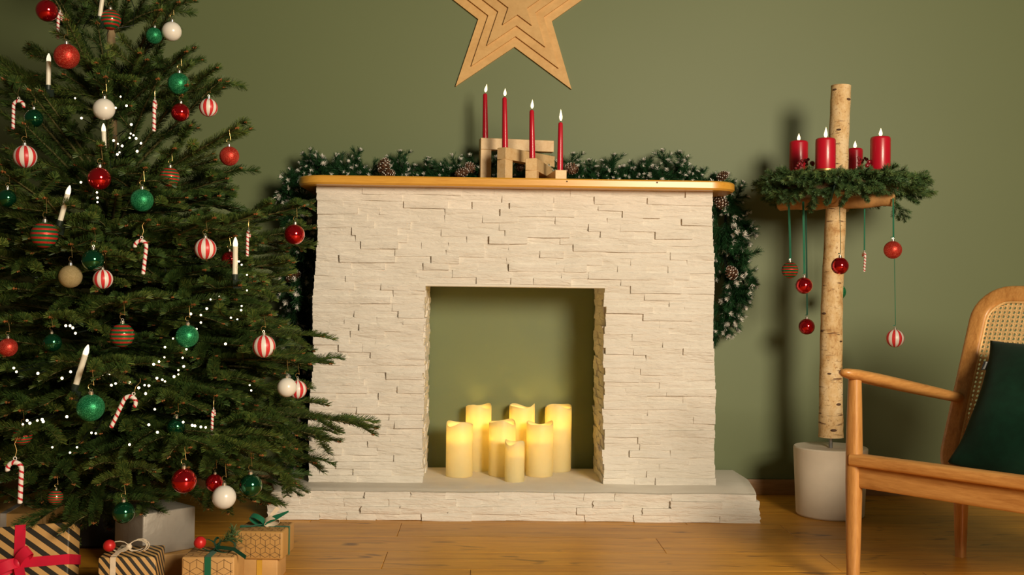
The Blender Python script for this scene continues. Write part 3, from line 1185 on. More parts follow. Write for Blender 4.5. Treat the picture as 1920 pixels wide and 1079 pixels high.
# special drooping spray over the hearth
# top leader and whorls (also above the frame)
for k, z in enumerate((0.20, 0.27, 0.36, 0.44, 0.53, 0.62, 0.71, 0.80, 0.90, 1.0)):
    nb_ = 7 if z > 0.6 else 8
    a0 = rt.uniform(0, 6)
    for j in range(nb_):
        a = a0 + j * 2 * PI / nb_ + rt.uniform(-0.25, 0.25)
        R_ = trad(z) * rt.uniform(0.72, 0.93)
        tip = Vector((TX + R_ * math.cos(a), TREE_Y + R_ * math.sin(a), z + rt.uniform(-0.05, 0.05)))
        tip.z = max(0.10, tip.z)
        if tip.y > 3.95:
            tip.y = 3.95
        if tip.x > -0.80 and tip.y > 3.55:
            tip.y = 3.5
        add_bough(base_for(tip), tip, rt, 0.03, 0.85 if math.sin(a) > 0.3 else 1.0)
for z0, z1, nb_, R_ in ((1.29, 1.37, 5, 0.33), (1.57, 1.69, 4, 0.26), (1.78, 1.92, 6, 0.18), (1.95, 2.06, 5, 0.10)):
    a0 = rt.uniform(0, 6)
    for j in range(nb_):
        a = a0 + j * 2 * PI / nb_ + rt.uniform(-0.2, 0.2)
        tip = Vector((TX + R_ * math.cos(a), TREE_Y + R_ * math.sin(a), z1 + rt.uniform(-0.04, 0.04)))
        add_bough(Vector((TX, TREE_Y, z0)), tip, rt, -0.01, 0.9, sidek=0.8)
add_bough(Vector((TX, TREE_Y, 1.95)), Vector((TX, TREE_Y + 0.005, 2.25)), rt, 0.0, 0.9)

# ------------------------------------------------------------------ ornaments
R0 = 0.0365


def ball_proto(kind, mat):
    o = bpy.data.objects.new('glass_bauble', None)
    COL.objects.link(o)
    mb = MB()
    prof = [(R0 * math.sin(PI * i / 20), -R0 * math.cos(PI * i / 20)) for i in range(21)]
    prof[0] = (0, -R0); prof[-1] = (0, R0)
    mb.lathe(prof, 32)
    mb.build('ball', mat, o, sharp=80)
    mb = MB()
    n_ = 16
    mb.lathe([(0.0065, R0 - 0.002), (0.0068, R0 + 0.004), (0.0062, R0 + 0.0045), (0.0062, R0 + 0.007), (0.004, R0 + 0.0085), (0, R0 + 0.009)], n_)
    cap = mb.build('cap', M['silvercap'], o)
    mb = MB()
    mb.tube([(0.0035 * math.cos(a), 0, R0 + 0.0115 + 0.0035 * math.sin(a)) for a in [q * PI / 5 for q in range(10)]], 0.0006, 5, closed=True)
    mb.build('loop', M['silvercap'], cap)
    return o


def add_hook(o):
    mb = MB()
    z = R0 + 0.0125
    pts = []
    for q in range(9):
        a = -PI / 2 - q / 8 * PI * 1.35
        pts.append((0.008 * math.cos(a) + 0.0, 0.0, z + 0.008 + 0.008 * math.sin(a)))
    pts = list(reversed(pts))
    pts = [(x, 0, zz) for x, _, zz in pts]
    lo = list(reversed(pts))
    up = []
    for q in range(8):
        a = PI * (1.0 - q / 7 * 1.2)
        up.append((0.010 + 0.005 * math.cos(a) - 0.002, 0, z + 0.048 + 0.006 * math.sin(a)))
    mb.tube(lo + up, 0.0008, 6)
    mb.build('hook', M['gold'], o)


PROTO = {}
for kind, mk in (('rs', 'red_shiny'), ('gs', 'green_shiny'), ('rg', 'red_glitter'), ('gg', 'green_glitter'), ('wp', 'pearl'), ('sh', 'stripe_h'), ('sv', 'stripe_v'), ('ch', 'champagne')):
    PROTO[kind] = ball_proto(kind, M[mk])
HOOKED = {}
for k_ in PROTO:
    h_ = copy_tree(PROTO[k_])
    add_hook(h_)
    HOOKED[k_] = h_

GRP = {'rs': 'glossy red baubles on the tree', 'gs': 'glossy green baubles on the tree', 'rg': 'red glitter baubles on the tree', 'gg': 'green glitter baubles on the tree',
       'wp': 'pearl white baubles on the tree', 'sh': 'green baubles with red glitter rings on the tree', 'sv': 'red and white striped baubles on the tree', 'ch': None}
BAUB = [
    ('rs', 88, 20, 20, 1.0, 'glossy red bauble hanging above the red glitter bauble near the treetop'),
    ('sh', 207, 37, 19, 0.55, 'green bauble with red rings hanging against the bare upper trunk'),
    ('gg', 289, 67, 15, 0.85, 'small green glitter bauble tucked behind a pearl white bauble near the treetop'),
    ('wp', 322, 59, 18, 0.95, 'pearl white bauble hanging beside a green glitter bauble near the treetop'),
    ('rg', 125, 106, 23, 1.0, 'red glitter bauble hanging below the treetop candy cane'),
    ('gg', 335, 157, 20, 1.0, 'green glitter bauble hanging just above a glossy red bauble'),
    ('wp', 195, 205, 20, 1.0, 'pearl white bauble hanging in front of the trunk above a tree candle'),
    ('rs', 338, 211, 17, 0.95, 'glossy red bauble hanging right under a green glitter bauble'),
    ('sv', 391, 202, 17, 1.0, 'red and white striped bauble beside the glossy red one high on the tree'),
    ('gs', 63, 222, 17, 0.85, 'glossy dark green bauble beside a candy cane high on the tree'),
    ('sv', 47, 294, 21, 0.95, 'red and white striped bauble on a gold hook below a dark green bauble'),
    ('rg', 430, 293, 18, 1.0, 'red glitter bauble hanging free at the end of a branch before the wall'),
    ('rs', 186, 335, 21, 1.0, 'glossy red bauble on a gold hook under the candle by the trunk'),
    ('sh', 318, 332, 18, 0.92, 'green bauble with red rings above a green glitter bauble'),
    ('gg', 266, 376, 21, 1.0, 'green glitter bauble hanging under a ringed red and green bauble'),
    ('gs', 13, 372, 15, 0.9, 'glossy dark green bauble half hidden beside a red and white striped one'),
    ('sh', 83, 441, 24, 1.0, 'largest green bauble with red rings, on a gold hook below a leaning candle'),
    ('gs', 174, 488, 20, 0.97, 'glossy dark green bauble hanging right above a striped bauble'),
    ('sv', 385, 467, 20, 1.0, 'red and white striped bauble between a candy cane and a white candle'),
    ('rs', 431, 487, 15, 0.9, 'glossy red bauble half hidden behind a white tree candle'),
    ('ch', 132, 519, 21, 0.9, 'frosted champagne bauble hanging deep among the branches'),
    ('sv', 193, 524, 18, 0.93, 'red and white striped bauble right below a glossy dark green one'),
    ('rs', 552, 440, 19, 1.0, 'glossy red bauble hanging beside the fireplace and garland'),
    ('sh', 229, 629, 22, 1.0, 'green bauble with red rings hanging at mid height among fairy lights'),
    ('gg', 351, 631, 21, 1.0, 'green glitter bauble surrounded by glowing fairy lights'),
    ('rg', 15, 652, 16, 0.9, 'red glitter bauble half hidden behind needles at mid height'),
    ('gs', 98, 643, 16, 0.88, 'glossy dark green bauble half hidden above a leaning candle'),
    ('sv', 495, 650, 21, 1.0, 'red and white striped bauble above the pearl white one beside the fireplace'),
    ('wp', 538, 727, 18, 1.0, 'pearl white bauble overlapping a striped bauble beside the fireplace'),
    ('sv', 558, 731, 17, 0.95, 'red and white striped bauble peeking from behind a pearl white one'),
    ('gg', 170, 765, 25, 1.0, 'largest green glitter bauble hanging beside a tilted candy cane'),
    ('sh', 42, 818, 14, 0.86, 'green bauble with red rings mostly hidden by low needles'),
    ('gs', 330, 801, 15, 0.86, 'glossy dark green bauble mostly hidden above a glossy red one'),
    ('rs', 345, 902, 23, 1.0, 'glossy red bauble hanging low above the kraft gifts'),
    ('rs', 402, 906, 14, 0.9, 'small glossy red bauble behind a low pearl white bauble'),
    ('wp', 420, 933, 22, 1.0, 'pearl white bauble hanging lowest, beside a glossy dark green one'),
    ('gs', 470, 911, 21, 1.0, 'glossy dark green bauble hanging beside the hearth'),
    ('gs', 232, 962, 20, 0.97, 'glossy dark green bauble hanging in front of the silver gift'),
    ('sh', 104, 933, 12, 0.85, 'small green bauble with red rings hidden low above the striped gift'),
]
carriers = []
for (kd, u, v, rp, f, lab) in BAUB:
    p = tree_pt(u, v, f)
    if u > 480:
        p = P(u, v, min(p.y, 3.2) + (0.09 if u == 558 else 0))
    s = rp * p.y / F_PX / R0
    s = max(s, 0.62) if rp > 13 else max(s, 0.5)
    o = copy_tree(HOOKED[kd])
    p = P(u, v, p.y - 0.012)
    o.location = p
    o.scale = (s, s, s)
    o.rotation_euler = (rng.uniform(-.06, .06), rng.uniform(-.06, .06), rng.uniform(-0.5, 0.5) + (PI / 8 if kd == 'sv' else 0))
    tag(o, lab, 'bauble', GRP[kd])
    carriers.append((p, p + Vector((0.005 * s, 0, (R0 + 0.061) * s)), f))
for k_ in list(HOOKED):
    pr = HOOKED[k_]
    for ch in list(pr.children):
        for g in list(ch.children):
            bpy.data.objects.remove(g)
        bpy.data.objects.remove(ch)
    bpy.data.objects.remove(pr)

# candy canes -------------------------------------------------------
def cane_mesh():
    pts = []
    Hs, rr = 0.062, 0.0125
    for i in range(44):
        pts.append(Vector((0, 0, -Hs + i / 43 * Hs)))
    for i in range(1, 31):
        a = PI - i / 30 * PI * 1.12
        pts.append(Vector((rr + rr * math.cos(a), 0, rr * math.sin(a))))
    mb = MB()
    n_ = 18
    k = len(pts)
    rads = [0.0044] * k
    rads[0] = 0.0026; rads[-1] = 0.0028
    mb.tube(pts, rads, n_, matf=lambda i, j: 1 if j < 6 else 0, twist=2 * PI / 8.5)
    return mb


CANES = [(109, 45, 0.9, 0.02, PI / 2, 1.0, 'candy cane seen edge-on beside the topmost glossy red bauble'),
         (289, 212, 0.95, -0.05, PI / 2 + .2, 1.15, 'candy cane seen edge-on between the pearl white and glossy red baubles'),
         (25, 212, 0.9, 0.0, 0.1, 1.05, 'candy cane with its crook beside a high dark green bauble'),
         (274, 478, 0.97, -0.10, PI, 1.15, 'candy cane hooking over beside the glossy dark green bauble at mid height'),
         (464, 455, 0.95, 0.0, PI / 2, 0.95, 'thin candy cane seen edge-on above a white tree candle'),
         (232, 766, 1.0, 0.42, 0.0, 1.2, 'tilted candy cane beside the largest green glitter bauble'),
         (398, 793, 0.9, 0.05, PI / 2, 0.85, 'small candy cane seen edge-on among low fairy lights'),
         (40, 897, 1.0, -0.03, PI, 1.3, 'candy cane hanging low above the striped gift with red ribbon')]
cproto = thing('candy_cane', None, None)
cane_mesh().build('stick', [M['canewhite'], M['canered']], cproto, sharp=60)
mb = MB()
mb.tube([(0.0125 + 0.003 * math.cos(a), 0, 0.0195 + 0.003 * math.sin(a)) for a in [q * PI / 5 for q in range(10)]], 0.0009, 5, closed=True)
mb.build('loop', M['canewhite'], cproto)
mb = MB()
mb.tube([(0.0125, 0, 0.022), (0.010, 0, 0.034), (0.0145, 0, 0.046), (0.011, 0, 0.054)], 0.0006, 5)
mb.build('cord', M['gold'], cproto)
for i, (u, v, f, ry, rz, s, lab) in enumerate(CANES):
    p = tree_pt(u, v, f)
    o = cproto if i == 0 else copy_tree(cproto)
    o.location = p + Vector((0, 0, 0.02))
    o.scale = (s, s, s)
    o.rotation_euler = (0, ry, rz)
    tag(o, lab, 'candy cane', 'candy canes on the tree')
    carriers.append((p, p + Vector((0, 0, 0.02 + 0.056 * s)), f))

# tree candles -------------------------------------------------------
TC = [(91, 130, 0.88, 0.0, 1.0, 'slim tree candle behind the red glitter bauble'),
      (191, 3, 0.6, 0.12, 1.0, 'slim cream tree candle above the ringed bauble at the trunk'),
      (195, 262, 0.85, -0.05, 1.0, 'slim cream tree candle beside the trunk over a glossy red bauble'),
      (122, 381, 0.97, 0.25, 1.05, 'slim cream tree candle leaning above the largest ringed bauble'),
      (441, 480, 0.98, 0.0, 1.15, 'slim upright cream tree candle beside a striped bauble'),
      (154, 684, 0.98, 0.28, 1.15, 'slim cream tree candle leaning below a hidden dark green bauble')]
tproto = thing('tree_candle', None, None)
mb = MB(); mb.lathe([(0, -0.045), (0.0062, -0.045), (0.0062, 0.018), (0.0066, 0.02), (0.005, 0.022), (0, 0.022)], 14)
mb.build('stick', M['tcandle'], tproto)
mb = MB(); mb.lathe([(0, 0.021), (0.0056, 0.022), (0.0060, 0.028), (0.0045, 0.036), (0.0015, 0.043), (0, 0.044)], 12)
mb.build('bulb', M['tflame'], tproto)
mb = MB(); mb.lathe([(0, -0.058), (0.007, -0.056), (0.008, -0.044), (0.0064, -0.043), (0, -0.043)], 12); mb.box((0.006, 0, -0.066), (0.018, 0.008, 0.02))
mb.build('clip', M['tclip'], tproto)
for i, (u, v, f, ry, s, lab) in enumerate(TC):
    p = tree_pt(u, v, f)
    o = tproto if i == 0 else copy_tree(tproto)
    p = P(u, v, p.y - 0.022)
    o.location = p
    o.scale = (s, s, s)
    o.rotation_euler = (0, ry, 0)
    tag(o, lab, 'tree candle', 'electric candles on the tree')
    carriers.append((p, p + Vector((-0.066 * math.sin(ry), 0, -0.072 * s)), f))

# boughs that carry the ornaments
for (p, h, f) in carriers:
    d = Vector((h.x - TX, h.y - TREE_Y, 0))
    if d.length < 0.05:
        d = Vector((0, -1, 0))
    d.normalize()
    tip = h + d * rt.uniform(0.015, 0.04) + Vector((0, 0, 0.004))
    bs = base_for(tip)
    if bs.z > 1.36:
        bs.z = 1.55 + rt.uniform(-0.02, 0.02) if bs.z > 1.46 else 1.32 + rt.uniform(-.02, .02)
    elif bs.z > 1.06:
        bs.z = (1.29 if bs.z > 1.2 else 1.04) + rt.uniform(-.02, .02)
    hi = tip.z > 1.1
    add_bough(bs, tip, rt, rt.uniform(0.0, 0.03), 1.0, sidek=0.5 if hi else 0.66, gap=0.13 if hi else 0.06, second=False)

# fairy lights -------------------------------------------------------
FA = [(465, 516), (455, 497), (450, 491), (414, 557), (397, 562), (390, 579), (360, 589), (379, 591), (379, 605), (371, 617), (327, 635), (352, 655), (345, 671), (347, 687), (337, 694), (337, 702), (329, 706),
      (307, 712), (312, 715), (312, 651), (311, 670), (301, 678), (291, 683), (297, 709), (282, 723), (276, 737), (274, 722), (264, 727), (246, 717), (220, 719), (212, 722), (196, 702), (209, 701), (136, 697),
      (120, 709), (127, 611), (135, 611), (140, 615), (145, 625), (455, 574), (454, 582), (435, 596), (447, 599), (470, 722), (473, 732), (47, 795), (55, 788), (60, 793), (74, 788), (83, 786), (85, 790), (129, 781),
      (175, 811), (183, 812), (102, 838), (135, 848), (148, 838), (246, 833), (298, 810), (282, 796), (293, 767), (276, 738), (263, 727), (283, 723), (346, 791), (363, 797), (368, 798), (379, 800), (388, 801),
      (229, 183), (240, 200), (220, 204), (156, 223), (249, 235), (246, 260), (253, 255), (258, 261), (267, 270), (144, 186), (248, 252), (224, 271), (216, 265), (232, 275), (227, 287), (223, 291), (260, 285), (155, 343),
      (185, 362), (186, 372), (186, 380), (465, 545), (425, 645), (30, 690), (35, 697), (75, 700)]
pts = [tree_pt(u, v, 1.0) + Vector((0, -0.012, 0)) for u, v in FA]
fs_root = thing('fairy_light_string', 'dark wire string of tiny warm white fairy lights wound through the tree', 'fairy lights', (TX, TREE_Y, 0.3))
mb = MB()
for q in pts:
    r_ = 0.0026 * rng.uniform(0.75, 1.2)
    mb.sphere(q, r_ * 1.1, 8, 6)
mb.build('bulbs', M['fairy'], fs_root, (TX, TREE_Y, 0.3), kind='stuff')
mb = MB()
srt = sorted(pts, key=lambda q: -q.z)
wire = []
for a, b in zip(srt[:-1], srt[1:]):
    m_ = (a + b) / 2
    inw = Vector((TX - m_.x, TREE_Y - m_.y, 0)) * 0.55
    wire += [a, a.lerp(b, 0.33) + inw + Vector((0, 0, 0.01)), a.lerp(b, 0.66) + inw]
mb.tube(wire, 0.0011, 4, cap=False)
for coil in ([(175, 30), (160, 45), (152, 62), (165, 90), (200, 88), (196, 72), (205, 55), (250, 48), (252, 15), (246, 0)],
             [(85, 205), (90, 225), (105, 228), (115, 220), (103, 222), (108, 240), (90, 243), (110, 252), (130, 265)],
             [(222, 250), (235, 246), (245, 255), (226, 262), (240, 268), (228, 275), (238, 258), (224, 268), (232, 285)],
             [(165, 345), (178, 352), (172, 368), (185, 360), (176, 375)], [(168, 440), (180, 436), (172, 446), (184, 444), (176, 438), (166, 448)]):
    cp = [P(u, v, 3.2 + 0.02 * math.sin(i * 2)) if v < 300 else tree_pt(u, v, 0.97) for i, (u, v) in enumerate(coil)]
    mb.tube(cp, 0.0013, 5)
mb.build('cable', M['wire'], fs_root, (TX, TREE_Y, 0.3))


# ------------------------------------------------------------------ pine cone
def cone_proto(L, R_, snowy, seed, name='pine_cone'):
    r = random.Random(seed)
    mb = MB()
    mb.sphere((0, 0, 0), 1, 10, 6, 0, (R_ * 0.55, R_ * 0.55, L * 0.45))
    N = 64
    for k in range(N):
        t = (k + 0.5) / N
        a = k * 2.39996
        z = -L / 2 + L * t
        rr = R_ * (math.sin(PI * (0.12 + 0.83 * t)) ** 0.7)
        ca, sa = math.cos(a), math.sin(a)
        o_ = Vector((ca, sa, 0))
        s = Vector((-sa, ca, 0))
        upz = Vector((0, 0, 1))
        q = R_ * 0.36
        b = o_ * rr * 0.45 + upz * (z - 0.1 * L)
        tipc = o_ * rr + upz * (z + 0.06 * L * (t - 0.2))
        mb.raw([b - s * q * .4, b + s * q * .4, tipc + s * q * .55, tipc - s * q * .55, tipc * 0.98 + upz * q * .35, b + upz * q * .5],
               [(0, 1, 2, 3), (3, 2, 4), (0, 3, 4, 5), (1, 5, 4, 2)], 0)
        if r.random() < snowy:
            c = tipc + upz * q * .12
            mb.raw([c - s * q * .55, c + s * q * .55, c + o_ * q * .22, c + upz * q * .34, c - upz * q * 0.12 + o_ * q * .1],
                   [(0, 2, 3), (2, 1, 3), (0, 4, 2), (4, 1, 2), (0, 3, 1, 4)], 1)
    return mb


# ------------------------------------------------------------------ garland
gar = thing('fir_garland', 'dark green artificial fir garland with snowy tips and pine cones draped behind the shelf', 'garland', (0.1, 4.03, SH_Z))
GO = Vector((0.1, 4.03, SH_Z))
gpath = [P(560, 880, 4.03), P(556, 800, 4.02), P(562, 700, 4.02), P(556, 600, 4.01), P(566, 500, 4.01), P(560, 420, 4.0), P(552, 370, 3.99), P(556, 335, 4.0), P(590, 322, 4.02), P(660, 330, 4.03), P(760, 332, 4.04), P(880, 334, 4.04), P(980, 334, 4.05), P(1080, 336, 4.04),
         P(1180, 338, 4.03), P(1270, 340, 4.02), P(1335, 345, 4.01), P(1364, 362, 4.0), P(1360, 420, 4.0), P(1358, 480, 4.01), P(1366, 530, 4.01), P(1358, 580, 4.02), P(1352, 612, 4.03)]
for q in gpath[9:16]:
    q.z = SH_Z + 0.016
mb = MB(); mb.tube([q - GO for q in gpath], 0.006, 6)
mb.build('stem', M['wire'], gar)
gtw = []
for k in range(7):
    L = 0.10 + 0.012 * k
    pts = [Vector((0, 0, 0)), Vector((0.004 * math.sin(k), 0.003, L * .5)), Vector((0.012 * math.sin(2 * k), 0.008 * math.cos(k), L))]
    gp = [(pts, 0.03, 1.0)]
    for q, an in ((0.22, 0.5), (0.38, 2.6), (0.52, 4.6), (0.66, 1.5)):
        pp = pts[0].lerp(pts[2], q)
        dd = Vector((math.cos(an + k) * 0.72, math.sin(an + k) * 0.72, 0.7))
        gp.append(([pp, pp + dd * L * 0.22, pp + dd * L * 0.44], 0.03, 1.0))
    if k % 2:
        gp = gp[:1] + gp[1:3]
    else:
        gp += [([q_[0][-1] + (q_[0][0] - q_[0][-1]).normalized() * 0.017, q_[0][-1]], 0.0, 3.2) for q_ in gp[:2 if k % 4 == 0 else 1]]
    me = foliage_mesh('garland_twig', gp, None, 0.027, 2000, 0.0018, full=True, ang=(32, 60), tint=(0.1, 0.7), snow_len=(0.0001 if k % 2 else (0.015 if k % 4 == 0 else 0.011)), mats=[M['garland_needle'], M['snow']])
    gtw.append(me)


def proj(p):
    q = CAM_R.transposed() @ (Vector(p) - Vector((0, 0, CAM_Z)))
    return 960 + F_PX * q.x / -q.z, 539.5 - F_PX * q.y / -q.z


def rot_to(d, roll=0.0):
    return d.to_track_quat('Z', 'Y').to_matrix() @ Matrix.Rotation(roll, 3, 'Z')


cum = [0]
for a, b in zip(gpath[:-1], gpath[1:]):
    cum.append(cum[-1] + (b - a).length)
rg = random.Random(3)
NTW = 270
twc = 0
for k in range(NTW):
    s = (k + rg.random()) / NTW * cum[-1]
    i = max(j for j in range(len(cum)) if cum[j] <= s)
    i = min(i, len(gpath) - 2)
    t = (s - cum[i]) / (cum[i + 1] - cum[i])
    p = gpath[i].lerp(gpath[i + 1], t)
    T = (gpath[i + 1] - gpath[i]).normalized()
    onshelf = 8 <= i <= 15
    if onshelf:
        d = T * rg.uniform(-1.1, 1.1) + Vector((0, rg.uniform(-0.8, 0.1), rg.uniform(0.05, 0.75)))
    else:
        d = T * rg.uniform(-0.3, 1.0) * (1 if i < 8 else 1) + Vector((rg.uniform(-1, 1), rg.uniform(-0.7, 0.15), 0))
        if i < 8:
            d = -T * rg.uniform(-0.3, 1.0) + Vector((rg.uniform(-0.6, 0.6), rg.uniform(-0.7, 0.15), 0))
        if i >= 17:
            d.x = abs(d.x) if rg.random() < .42 else d.x
    d.normalize()
    me = gtw[rg.randrange(7)]
    sz = rg.uniform(0.6, 0.92) if onshelf else rg.uniform(0.8, 1.1)
    if d.y > -0.12:
        d.y = -0.12 - 0.2 * rg.random(); d.normalize()
    p = p.copy(); p.y = min(p.y, 4.03)
    if onshelf and (p + d * 0.13 * sz).z < SH_Z + 0.012:
        d.z = abs(d.z) + 0.15; d.normalize()
    for _ in range(6):
        eu, ev = proj(p + d * 0.15 * sz)
        lim = 1392 if ev < 420 else (1420 if ev < 580 else 1395)
        if eu > lim or eu < 530 or (onshelf and ev < 284):
            d = Vector((d.x * (0.3 if not onshelf else 1), d.y, d.z * (0.6 if onshelf else 1.0) + (0 if onshelf else (-0.25 if i > 15 else 0.0))))
            d.normalize()
            sz *= 0.9
        else:
            break
    o = bpy.data.objects.new('twig', me)
    COL.objects.link(o)
    o.parent = gar
    o.matrix_local = Matrix.Translation(p - GO) @ rot_to(d, rg.uniform(0, 6)).to_4x4() @ Matrix.Scale(sz, 4)
# upright sprays seen in the photograph
for (u, v, Y, u0, v0) in ((577, 300, 4.0, 590, 330), (632, 288, 4.03, 650, 330), (560, 318, 4.0, 575, 335), (744, 280, 4.04, 748, 330), (802, 292, 4.03, 795, 330), (1243, 277, 4.03, 1250, 338), (1280, 280, 4.02, 1285, 340), (1147, 287, 4.03, 1150, 336), (1105, 296, 4.03, 1110, 336), (1068, 285, 4.03, 1075, 336), (1398, 340, 4.0, 1375, 380),
                          (1412, 430, 3.99, 1370, 410), (1425, 525, 4.0, 1370, 500), (1408, 570, 4.0, 1365, 545), (1358, 632, 4.02, 1352, 590), (1395, 480, 4.0, 1368, 450), (1320, 318, 4.02, 1300, 340), (1200, 300, 4.03, 1215, 338), (545, 335, 3.99, 565, 345), (530, 380, 3.98, 556, 360)):
    Y -= 0.01
    a, b = P(u0, v0, Y), P(u, v, Y - 0.02)
    d = b - a
    o = bpy.data.objects.new('twig', gtw[4])
    COL.objects.link(o)
    o.parent = gar
    o.matrix_local = Matrix.Translation(a - GO) @ rot_to(d.normalized(), rg.uniform(0, 6)).to_4x4() @ Matrix.Diagonal((0.95, 0.95, d.length / 0.16, 1))
cone_me = None
for i, (u, v, Y, s, rx, ry) in enumerate(((720, 312, 3.93, 1.0, 0.5, 0.3), (728, 326, 3.90, 0.8, 1.4, 0.9), (866, 324, 3.93, 0.85, 1.2, 0.2), (882, 314, 3.96, 0.8, 0.6, 0.8), (1072, 316, 3.93, 0.9, 1.2, -0.5), (1352, 380, 3.92, 1.0, 0.9, 0.2), (1372, 512, 3.92, 0.95, 0.8, -0.4), (1355, 330, 3.9, 0.75, 1.0, 0.6),
                                           (550, 519, 3.93, 0.9, 0.9, 0.3), (975, 312, 3.98, 0.7, 0.8, 0.5))):
    p = P(u, v, Y)
    if i == 0:
        c0 = cone_proto(0.058, 0.024, 0.75, 4).build('pine_cone', [M['cone'], M['snow']], gar, smooth=False)
        o = c0
    else:
        o = c0.copy(); COL.objects.link(o)
    if SH_Z < p.z < SH_Z + 0.02 * s + 0.004 and Y < 4.0 and -0.62 < p.x < 0.84:
        p.z = SH_Z + 0.022 * s
    o.location = p - GO
    o.rotation_euler = (rx, ry, i)
    o.scale = (s, s, s)

# ------------------------------------------------------------------ birch stand
stx = P(1557, 841, 3.72)
st = thing('birch_pole_stand', 'birch pole stand on a round concrete foot beside the fireplace', 'stand', (stx.x, 3.72, 0))
STO = (stx.x, 3.72, 0)
mb = MB()
mb.lathe([(0, 0.001), (0.112, 0.001), (0.1155, 0.006), (0.1265, 0.236), (0.1235, 0.240), (0.02, 0.236), (0, 0.234)], 48, STO)
mb.build('concrete_foot', M['concrete'], st, STO, sharp=30)
tr_px = [(1558, 820, 23), (1558, 790, 22.5), (1558, 700, 21), (1559, 620, 20.5), (1560, 560, 20), (1564, 470, 19.5), (1567, 400, 19), (1571, 330, 18.5), (1573, 260, 18.5), (1575.5, 200, 18.5), (1577, 161, 18.5)]
tpts, trr = [], []
for (a, b) in zip(tr_px[:-1], tr_px[1:]):
    for q in range(4):
        t = q / 4
        tpts.append(P(lerp(a[0], b[0], t), lerp(a[1], b[1], t), 3.72)); trr.append(lerp(a[2], b[2], t) * 3.72 / F_PX * (1 + 0.02 * math.sin(len(tpts) * 1.7)))
tpts.append(P(tr_px[-1][0], tr_px[-1][1], 3.72)); trr.append(18.5 * 3.72 / F_PX)
mb = MB(); mb.tube([Vector(p) - Vector((0, 0, 0)) for p in tpts], trr, 28)
mb.m[-1] = 1; mb.m[-2] = 1
pole = mb.build('birch_pole', [M['birch'], M['cutwood']], st, STO, sharp=50)
for (u, v, s) in ((1586, 189, 1.0), (1567, 246, 0.8), (1556, 805, 1.1), (1566, 757, 1.0), (1549, 700, 0.7), (1542, 588, 0.9), (1571, 640, 0.7), (1562, 170, 0.8), (1540, 620, 0.6)):
    c = P(u, v, 3.72)
    i = min(range(len(tpts)), key=lambda q: abs(tpts[q].z - c.z))
    R_ = trr[i]
    dx = max(-0.95, min(0.95, (c.x - tpts[i].x) / R_))
    nrm = Vector((dx, -math.sqrt(1 - dx * dx), 0))
    mb = MB()
    mb.sphere((0, 0, 0), 1, 12, 7, 0, (0.010 * s, 0.0035, 0.0045 * s))
    Rm = Matrix.Rotation(math.atan2(nrm.y, nrm.x) + PI / 2, 3, 'Z')
    cc = tpts[i] + nrm * R_
    cc.z = c.z
    mb.v = [tuple(cc + Rm @ Vector(p)) for p in mb.v]
    mb.build('knot', M['knot'], st, STO)
rb = P(1557.5, 820, 3.72)
mb = MB()
hexr = 0.0075
zz = [0.232 + i * 0.003 for i in range(int((rb.z - 0.228) / 0.003) + 3)]
mb.tube([(rb.x, 3.72, z) for z in zz], [0.0066 if i % 2 else 0.0074 for i in range(len(zz))], 12)
mb.build('threaded_rod', M['steel'], st, STO)
# cross logs
AZ = 1.098
lc = P(1569, 380, 3.72); lc.z = AZ


def log(a, b, r, name):
    mb = MB()
    k = 12
    d = b - a
    pts_ = [a.lerp(b, i / k) + Vector((0, 0, 0.003 * math.sin(i * 1.3))) for i in range(k + 1)]
    pts_ = [a - d.normalized() * 0.006] + pts_ + [b + d.normalized() * 0.004]
    rr_ = [r * 0.7] + [r * (1 + 0.04 * math.sin(i * 2.1)) for i in range(k + 1)] + [r * 0.8]
    mb.tube(pts_, rr_, 18)
    mb.m[-1] = 1; mb.m[-2] = 1
    return mb.build(name, [M['brownlog'], M['cutwood']], st, STO, sharp=45)


la = P(1462, 378, 3.83); la.z = AZ
lb = P(1674, 382, 3.60); lb.z = AZ
log(la, lb, 0.0235, 'cross_log')
lc1 = Vector((lc.x + 0.10, 3.93, AZ + 0.004)); lc2 = Vector((lc.x - 0.055, 3.61, AZ + 0.004))
log(lc1, lc2, 0.022, 'cross_log')

# wreath -----------------------------------------------------------------
WZ = 1.147
wc = Vector((lc.x + 0.012, 3.72, WZ))
wr = thing('fir_wreath', 'fresh green fir wreath with dark red berries resting on the birch stand', 'wreath', (wc.x, wc.y, WZ - 0.05))
WO = Vector((wc.x, wc.y, WZ - 0.05))
WR = 0.185
mb = MB()
mb.tube([(WR * math.cos(a) + wc.x, WR * math.sin(a) + wc.y, WZ - 0.003) for a in [q * PI / 16 for q in range(32)]], 0.027, 8, closed=True)
mb.build('ring_base', M['bark'], wr, WO)
rw = random.Random(8)
wtw = []
for k in range(6):
    L = 0.12 + 0.012 * k
    mp = bez(Vector((0, 0, 0)), Vector((0, 0.01, L * .5)), Vector((0, -0.004, L)), 5)
    paths = [(mp, 0.02, 1.0)]
    for q, sg in ((0.3, 1), (0.42, -1), (0.58, 1), (0.7, -1)):
        pp = mp[0].lerp(mp[-1], q)
        dd = Vector((sg * 0.72, 0.05, 0.7)).normalized()
        paths.append(([pp, pp + dd * 0.04 * (1.25 - q) * 1.2, pp + dd * 0.07 * (1.3 - q) * 1.2], 0.02, 1.0))
    wtw.append(foliage_mesh('wreath_twig', paths, M['wreath_needle'], 0.0185, 2300, 0.0018, full=True, ang=(40, 66), tint=(0.12 + 0.05 * (k % 3), 0.7 + 0.1 * (k % 3))))
